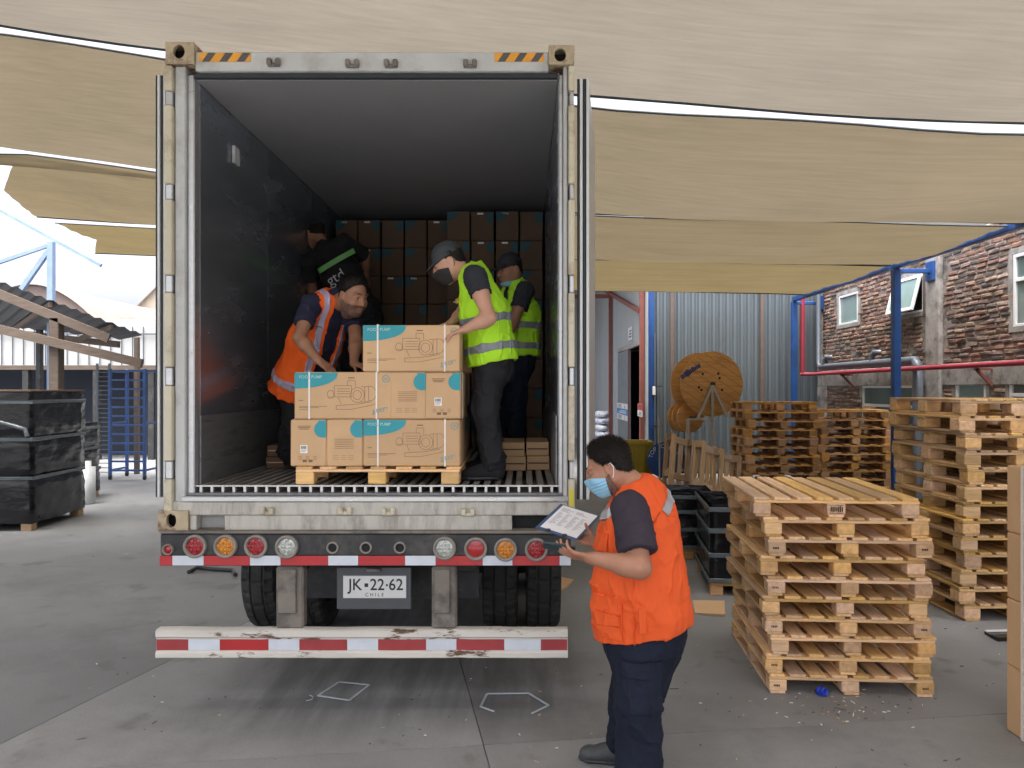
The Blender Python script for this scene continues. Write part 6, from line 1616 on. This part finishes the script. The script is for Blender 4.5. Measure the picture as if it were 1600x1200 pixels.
    pk = g.fine(lambda q, x, y, z: np.maximum(np.maximum(q - .009, np.maximum(.1 - near(x, y, z), near(x, y, z) - .2)), np.maximum(np.maximum(zs(852) - z, z - zs(825)), -side(x, y, z) - .1)))
    link('pocket', pk.mesh('pocket', M_orange, disp=vd), vest)
    p0 = PX(1003, 950, 3.60); MB().bar(p0, PX(1005, 991, 3.60), .012, .036, up=(1, 0, 0), bev=.004).build('pull_tab', M_orange, vest)
    b = MB(); b.bar(PX(1027, 940, 3.62), PX(1037, 934, 3.63), .004, .006); b.build('care_tag', M_white, vest)
    # piping along the arm hole
    # trousers
    g = SDF(.006)
    g.seg(ctr(1003, 985), ctr(1003, 950), L, .19, .19, .19, .19, .05); g.cap(ctr(1024, 985), ctr(1010, 1075), .15, .1, .08); g.cap(ctr(985, 990), ctr(990, 1070), .13, .1, .08)
    g.seg(hipL, knL, f, .128, .115, .108, .1, .05); g.seg(knL, anL + up * -.02, f, .106, .1, .112, .105, .04)
    g.seg(hipR, knR, f, .128, .115, .1, .095, .05); g.seg(knR, anR + up * .02, f, .1, .095, .095, .09, .04)
    g.cut((0, 0, .045), (0, 0, -1)); g.grid(); ft0 = folds(.012, 6, 21, (1.2, 1.2, .9)); ft1 = folds(.004, 15, 25); ft = lambda V: ft0(V) + ft1(V)
    fd = lambda V: ft(V) * np.clip(1.15 - V[:, 2], .25, 1)
    tr = link('trousers', g.mesh('trousers', M_navy, disp=fd), o)
    tp = knL * .62 + hipL * .38
    sd = lambda x, y, z: -(y - tp[1]) + 0 * x + 0 * z
    pk = g.fine(lambda q, x, y, z: np.maximum(np.maximum(q - .014, np.abs(x - PX(1003, 1060, 3.65)[0]) - .095 + 0 * y), np.maximum(np.maximum(PX(0, 1108, 3.65)[2] - z, z - PX(0, 1040, 3.65)[2]), -sd(x, y, z) - .02)))
    link('cargo_pocket', pk.mesh('cargo_pocket', M_navy, disp=fd), tr)
    pk = g.fine(lambda q, x, y, z: np.maximum(np.maximum(q - .022, np.abs(x - PX(1003, 1060, 3.65)[0]) - .1 + 0 * y), np.maximum(np.maximum(PX(0, 1058, 3.65)[2] - z - np.abs(x - PX(1003, 0, 3.65)[0]) * -.15, z - PX(0, 1032, 3.65)[2]), -sd(x, y, z) - .02)))
    link('pocket_flap', pk.mesh('pocket_flap', M_navy, disp=fd), tr)
    for an in (anL, anR): shoe(o, A((an[0] + .06, an[1], 0)) + f * .0, nrm((-.97, .2, 0)), ln=.3)
    # what he holds
    b = MB(); th = .004
    def slab(o_, u, v, t0, t1): pts = [o_ + u * a_ + v * b_ for a_, b_ in ((0, 0), (1, 0), (1, 1), (0, 1))]; b.add([p_ + n * t0 for p_ in pts] + [p_ + n * t1 for p_ in pts], [(0, 1, 2, 3), (4, 5, 6, 7)] + [(i, (i + 1) % 4, 4 + (i + 1) % 4, 4 + i) for i in range(4)])
    slab(cA, ux, uy, 0, th); cl = b.build('clipboard', M_clipb); tag(cl, 'blue clipboard with a printed sheet held in front of the man', 'clipboard')
    b = MB(); slab(cA + ux * .08 + uy * .03, ux * .88, uy * .9, th + .0005, th + .0015); pp = b.build('paper', M_paper, cl)
    b = MB(); q = random.Random(8)
    def ln(a0, a1, v, wd): o_ = cA + ux * a0 + uy * v; slab(o_, ux * (a1 - a0), uy * wd, th + .002, th + .0024)
    for k in range(4): ln(.14, .14 + q.uniform(.15, .3), .12 + k * .035, .012)
    for k in range(3): ln(.5, .5 + q.uniform(.15, .28), .12 + k * .035, .012)
    for k in range(13):
        for cc in range(4): ln(.15 + cc * .19, .15 + cc * .19 + q.uniform(.06, .16), .3 + k * .035, .011)
    b.build('print', M_paperink, pp)
    b = MB()
    for v in (.3, .7): o_ = cC + ux * v; b.bar(o_ + n * .008 - uy * .05, o_ + n * .01 + uy * .02, .022, .012, bev=.003)
    b.build('clip', M_gasket, cl)
    fw = nrm((-.96, .1, .12)); pc = wrL + nrm((-.96, .12, .13)) * .15 + A((0, .02, .022)); b = MB()
    b.bar(pc - fw * .07, pc + fw * .085, .07, .009, up=(.1, .55, .8), bev=.003); ph_ = b.build('phone', M_phone); tag(ph_, 'dark smartphone in the hand below the clipboard', 'phone')
    return o
man_clipboard()

# ---------------------------------------------------------------- workers inside the container
def worker(label, Y, f, hips, chest, neck, head, hf, arms, feet, vest=None, shirt=M_greytee, trouser=M_blackcloth, skin=M_skin2, hsize=1.0, w=.19, sleeve=.5, res=.0065, cap=None, mask=None, hairkw=None, band=M_refld, open_front=False, vlen=.12, bands=(.1, .32), group='workers loading cartons', seed=1, shoem=None, vw=.0, lat=None):
    f = nrm(f); L = nrm(lat if lat is not None else np.cross((0, 0, 1), f)); hips, chest, neck = A(hips), A(chest), A(neck)
    ax = nrm(chest - hips); ax2 = nrm(neck - chest); hd = Head(head, hf, (0, 0, 1), hsize)
    sh = [neck - ax2 * .06 + L * w * .95, neck - ax2 * .06 - L * w * .95]
    body = SDF(.0055); hd.build(body, neck - ax2 * .03, .056)
    body.seg(hips, chest, L, .14, .1, .15, .11, .04); body.seg(chest, neck - ax2 * .08, L, .15, .11, .13, .08, .04); body.cap(sh[0], sh[1], .05, .05, .04)
    for i in (0, 1):
        el, wr, hdir, pn, th, cu = arms[i]; arm(body, sh[i], el, wr, .05, .042, .038, .027); hand(body, A(wr), hdir, pn, th, curl=cu, sc=.97)
    kn = []
    for i in (0, 1):
        hp = hips + L * (.09 if i == 0 else -.09); an = A(feet[i]) + A((0, 0, .09)); k_ = (hp + an) / 2 + f * .05; kn.append((hp, k_, an)); leg_field(body, hp, k_, an, .07, .05, .035)
    body.grid(); o = link('person', body.mesh('person', skin)); tag(o, label, 'person', group)
    hd.extras(o)
    if hairkw is not None: hd.hair(o, **hairkw)
    # shirt
    g = SDF(res); g.seg(hips, chest, L, .165, .13, .175, .135, .05); g.seg(chest, neck - ax2 * .07, L, .175, .135, .15, .095, .05); g.cap(sh[0] - L * .02, sh[1] + L * .02, .064, .064, .05); g.cap(neck - ax2 * .05, neck + ax2 * .01, .075, .066, .03)
    cuts = []
    for i in (0, 1):
        el = A(arms[i][0]); d = nrm(el - sh[i]); ln = np.linalg.norm(el - sh[i]) * sleeve; g.cap(sh[i], sh[i] + d * ln, .068, .072, .04)
        s_ = SDF(res)
    for i in (0, 1):
        el = A(arms[i][0]); d = nrm(el - sh[i]); ln = np.linalg.norm(el - sh[i]) * sleeve; p_ = sh[i] + d * ln
        g.limit(lambda x, y, z, p_=p_, d=d: np.minimum((x - p_[0]) * d[0] + (y - p_[1]) * d[1] + (z - p_[2]) * d[2], .13 - np.sqrt((x - p_[0] - d[0] * .05) ** 2 + (y - p_[1] - d[1] * .05) ** 2 + (z - p_[2] - d[2] * .05) ** 2)))
    g.grid(); st = link('shirt', g.mesh('shirt', shirt, disp=folds(.007, 10, seed)), o)
    # trousers
    g = SDF(res); g.seg(hips - ax * .1, hips + ax * .06, L, .17, .135, .165, .13, .05)
    for (hp, k_, an) in kn: g.cap(hp, k_, .1, .083, .05); g.cap(k_, an, .083, .074, .04)
    g.cut((0, 0, min(q[2][2] for q in kn) - .03), (0, 0, -1)); g.grid(); link('trousers', g.mesh('trousers', trouser, disp=folds(.012, 8, seed + 3, (1.2, 1.2, .8))), o)
    for i in (0, 1): shoe(o, A(feet[i]) - f * .06, f, ln=.28, m=shoem or M_blackcloth)
    if vest is not None:
        g = SDF(res); e0 = hips - ax * vlen; g.seg(e0, hips, L, .205 + vw, .165 + vw, .195 + vw * .6, .155 + vw * .6, .05); g.seg(hips, chest, L, .195 + vw * .6, .155 + vw * .6, .2, .158, .05); g.seg(chest, neck - ax2 * .05, L, .2, .155, .15, .105, .05); g.cap(sh[0] - L * .045, sh[1] + L * .045, .076, .076, .05); g.cap(neck - ax2 * .06, neck - ax2 * .01, .1, .085, .04)
        g.cap(neck - ax2 * .06 + f * .02, neck + ax2 * .08, .06, .085, .01, 'sub')
        # V neck or open front
        fc = chest + f * .16
        if open_front:
            g.seg(e0 - ax * .1 + f * .14, neck - ax2 * .02 + f * .12, L, .075, .08, .05, .1, .01, 'sub')
        else:
            g.cap(neck + f * .1, chest + f * .14 + ax * .04, .07, .03, .015, 'sub')
        for i, sg in ((0, 1), (1, -1)):
            el = A(arms[i][0]); d = nrm(el - sh[i]); g.cap(sh[i] + L * sg * .06 + ax2 * .01, sh[i] + L * sg * .075 + d * .14 - A((0, 0, .02)), .085, .1, .015, 'sub')
        g.cut(e0, -ax, .01); g.grid(); dv = folds(.009, 9, seed + 7, (1.2, 1.2, .7)); vo = link('vest', g.mesh('vest', vest, disp=dv), o)
        for bz in bands:
            c_ = e0 + ax * bz
            s_ = g.fine(lambda q, x, y, z: np.maximum(q - .004, np.abs((x - c_[0]) * ax[0] + (y - c_[1]) * ax[1] + (z - c_[2]) * ax[2]) - .026)); link('reflective_tape', s_.mesh('reflective_tape', band, disp=dv), vo)
        if open_front:
            for sg in (1, -1):
                c_ = chest + L * .1 * sg
                s_ = g.fine(lambda q, x, y, z: np.maximum(np.maximum(q - .004, np.abs((x - c_[0]) * L[0] + (y - c_[1]) * L[1] + (z - c_[2]) * L[2]) - .022), ((e0 + ax * bands[-1])[0] - x) * ax[0] + ((e0 + ax * bands[-1])[1] - y) * ax[1] + ((e0 + ax * bands[-1])[2] - z) * ax[2])); link('reflective_tape', s_.mesh('reflective_tape', band, disp=dv), vo)
    if seed == 31: hd.beard(o)
    if cap:
        co = link('cap', hd.shell(lambda a, b, c: -(c - .034 + .12 * b) * .9, lambda a, b, c, r: .007 + .006 * np.clip((c - .05) * 20, 0, 1), 2).mesh('cap', cap, disp=lambda V: .005 * vnoise(V, 28, 2)), o)
        g = SDF(.004); g.seg(hd.p(0, .075, .036), hd.p(0, .15, .02), hd.l, .074, .009, .055, .006, .01, p=2.5); g.grid(); link('peak', g.mesh('peak', cap), co)
    if mask: hd.face_mask(o, mask)
    return o, hd, dict(L=L, f=f, ax=ax, hips=hips, chest=chest, neck=neck, sh=sh, kn=kn)
zf = ZF + .002
# orange vest, leaning over the cartons
o2, h2, d2 = worker('person in an open orange vest leaning over the stacked cartons', 5.45, (.78, -.62, 0), PX(475, 588, 5.6), PX(494, 532, 5.5), PX(525, 466, 5.38), PX(551, 463, 5.27), (.72, -.6, -.35),
    [((A(PX(556, 535, 5.32))), PX(553, 568, 5.12), (.75, -.5, -.2), (0, .1, -1), (-.3, -.6, 0), (.35, .4, .4, .45)),
     (PX(468, 528, 5.1), PX(497, 563, 4.96), (.75, -.25, -.5), (-.1, .3, -1), (.5, .6, .2), (.35, .4, .45, .5))],
    [(-1.38, 5.62, zf), (-1.75, 5.66, zf)], vest=M_orange2, shirt=M_navyshirt, skin=M_skin3, hairkw=dict(top=.02, fade=.003, seed=5, rough=.002), band=M_lavtape, open_front=True, bands=(.12,), sleeve=.62, seed=31, vlen=.14, vw=.03, hsize=1.06)
c = (A(d2['chest']) + A(d2['neck'])) / 2
M_ylogo = mat('yellow_logo', (.6, .4, .02), .6)
# lime vest, cap and black mask, hands on the top carton
o3, h3, d3 = worker('person in a lime vest, grey cap and black mask lifting the top carton', 5.0, (-.97, -.1, 0), PX(768, 552, 4.98), PX(757, 490, 4.98), PX(736, 424, 4.98), PX(702, 411, 4.97), (-.88, -.05, -.5),
    [(PX(764, 497, 4.72), PX(728, 514, 4.70), (-.9, -.05, -.28), (-.1, .15, -1), (-.2, .8, .2), (.3, .35, .4, .45)),
     (PX(722, 492, 5.14), PX(705, 505, 4.98), (-.8, -.35, -.3), (-.1, -.2, -1), (-.3, -.7, .2), (.3, .35, .4, .45))],
    [((772 - 818) * 4.9 / F, 4.9, zf), ((764 - 818) * 5.2 / F, 5.2, zf)], vest=M_lime, shirt=M_greytee, trouser=M_blackcloth, skin=M_skin2, cap=M_cap, mask=M_maskblack, hairkw=dict(top=.006, fade=.006, seed=6, strands=False), bands=(.1, .28), sleeve=.42, seed=41, vlen=.07, w=.185)
b = text_mesh('WORK', .05, frame(PX(716, 470, 4.86), (-.3, .95, 0), (-.1, 0, 1))); b.build('shirt_print', M_ylogo, o3)
# second lime vest
o4, h4, d4 = worker('person in a lime vest and black cap standing behind the masked one', 6.2, (-.9, -.35, 0), PX(811, 545, 6.2), PX(812, 495, 6.2), PX(806, 446, 6.2), PX(797, 422, 6.14), (-.8, -.55, -.25),
    [(PX(803, 500, 5.98), PX(790, 530, 5.9), (-.3, -.1, -.9), (-.5, .3, 0), (-.5, -.6, 0), (.4, .45, .5, .5)),
     (PX(790, 500, 6.35), PX(782, 530, 6.25), (-.4, -.1, -.9), (.3, .3, 0), (-.5, -.6, 0), (.4, .45, .5, .5))],
    [((810 - 818) * 6.1 / F, 6.1, zf), ((800 - 818) * 6.35 / F, 6.35, zf)], vest=M_lime, shirt=M_greytee, trouser=M_navy, skin=M_skin3, cap=M_capdark, hairkw=dict(top=.006, fade=.006, seed=8, strands=False), bands=(.08, .24), sleeve=.6, seed=51, vlen=.06, w=.2)
h4.face_mask(o4, M_mask, low=True)
# black jacket, back turned
o5, h5, d5 = worker('person in a black jacket with green stripes, back turned, deep inside the container', 6.9, (-.2, 1, 0), PX(562, 486, 6.95), PX(535, 432, 6.85), PX(505, 386, 6.95), PX(494, 366, 7.06), (-.5, .8, -.4),
    [(PX(486, 440, 7.0), PX(492, 480, 7.15), (-.2, .6, -.5), (.5, .3, 0), (0, .5, .5), (.3, .3, .3, .3)),
     (PX(570, 400, 7.15), PX(572, 440, 7.3), (.1, .8, -.3), (-.5, .3, 0), (0, .5, .5), (.3, .3, .3, .3))],
    [(-1.55, 6.85, zf), (-1.2, 6.85, zf)], vest=None, shirt=M_blackcloth, trouser=M_blackcloth, skin=M_skin3, cap=M_capdark, hairkw=dict(top=.006, fade=.006, seed=9, strands=False), sleeve=.97, seed=61, w=.2, lat=(-.8, -.1, -.5))
# its stripes and the letters on its back follow the back of the jacket
bx = nrm(d5['L']); axx = d5['ax']; bk = -d5['f']
def on_back(u, v): return d5['chest'] + bx * u + axx * v + bk * (.148 - .9 * u * u)
b = MB()
for (v0, v1) in ((.1, .145),):
    us = np.linspace(-.19, .17, 14)
    b.add([on_back(u, v) + bk * .006 for u in us for v in (v0, v1)], [(2 * i, 2 * i + 2, 2 * i + 3, 2 * i + 1) for i in range(13)])
b.build('reflective_stripe', M_greentape, o5)
b = text_mesh('gtd', .13, frame(on_back(.06, .0) + bk * .012, -bx, axx)); b.build('lettering', M_refl, o5)
b = MB(); us = np.linspace(-.16, -.02, 6)
b.add([on_back(u, v) + bk * .012 for u in us for v in (-.2, -.15)], [(2 * i, 2 * i + 2, 2 * i + 3, 2 * i + 1) for i in range(5)]); b.build('reflective_stripe', M_greentape, o5)
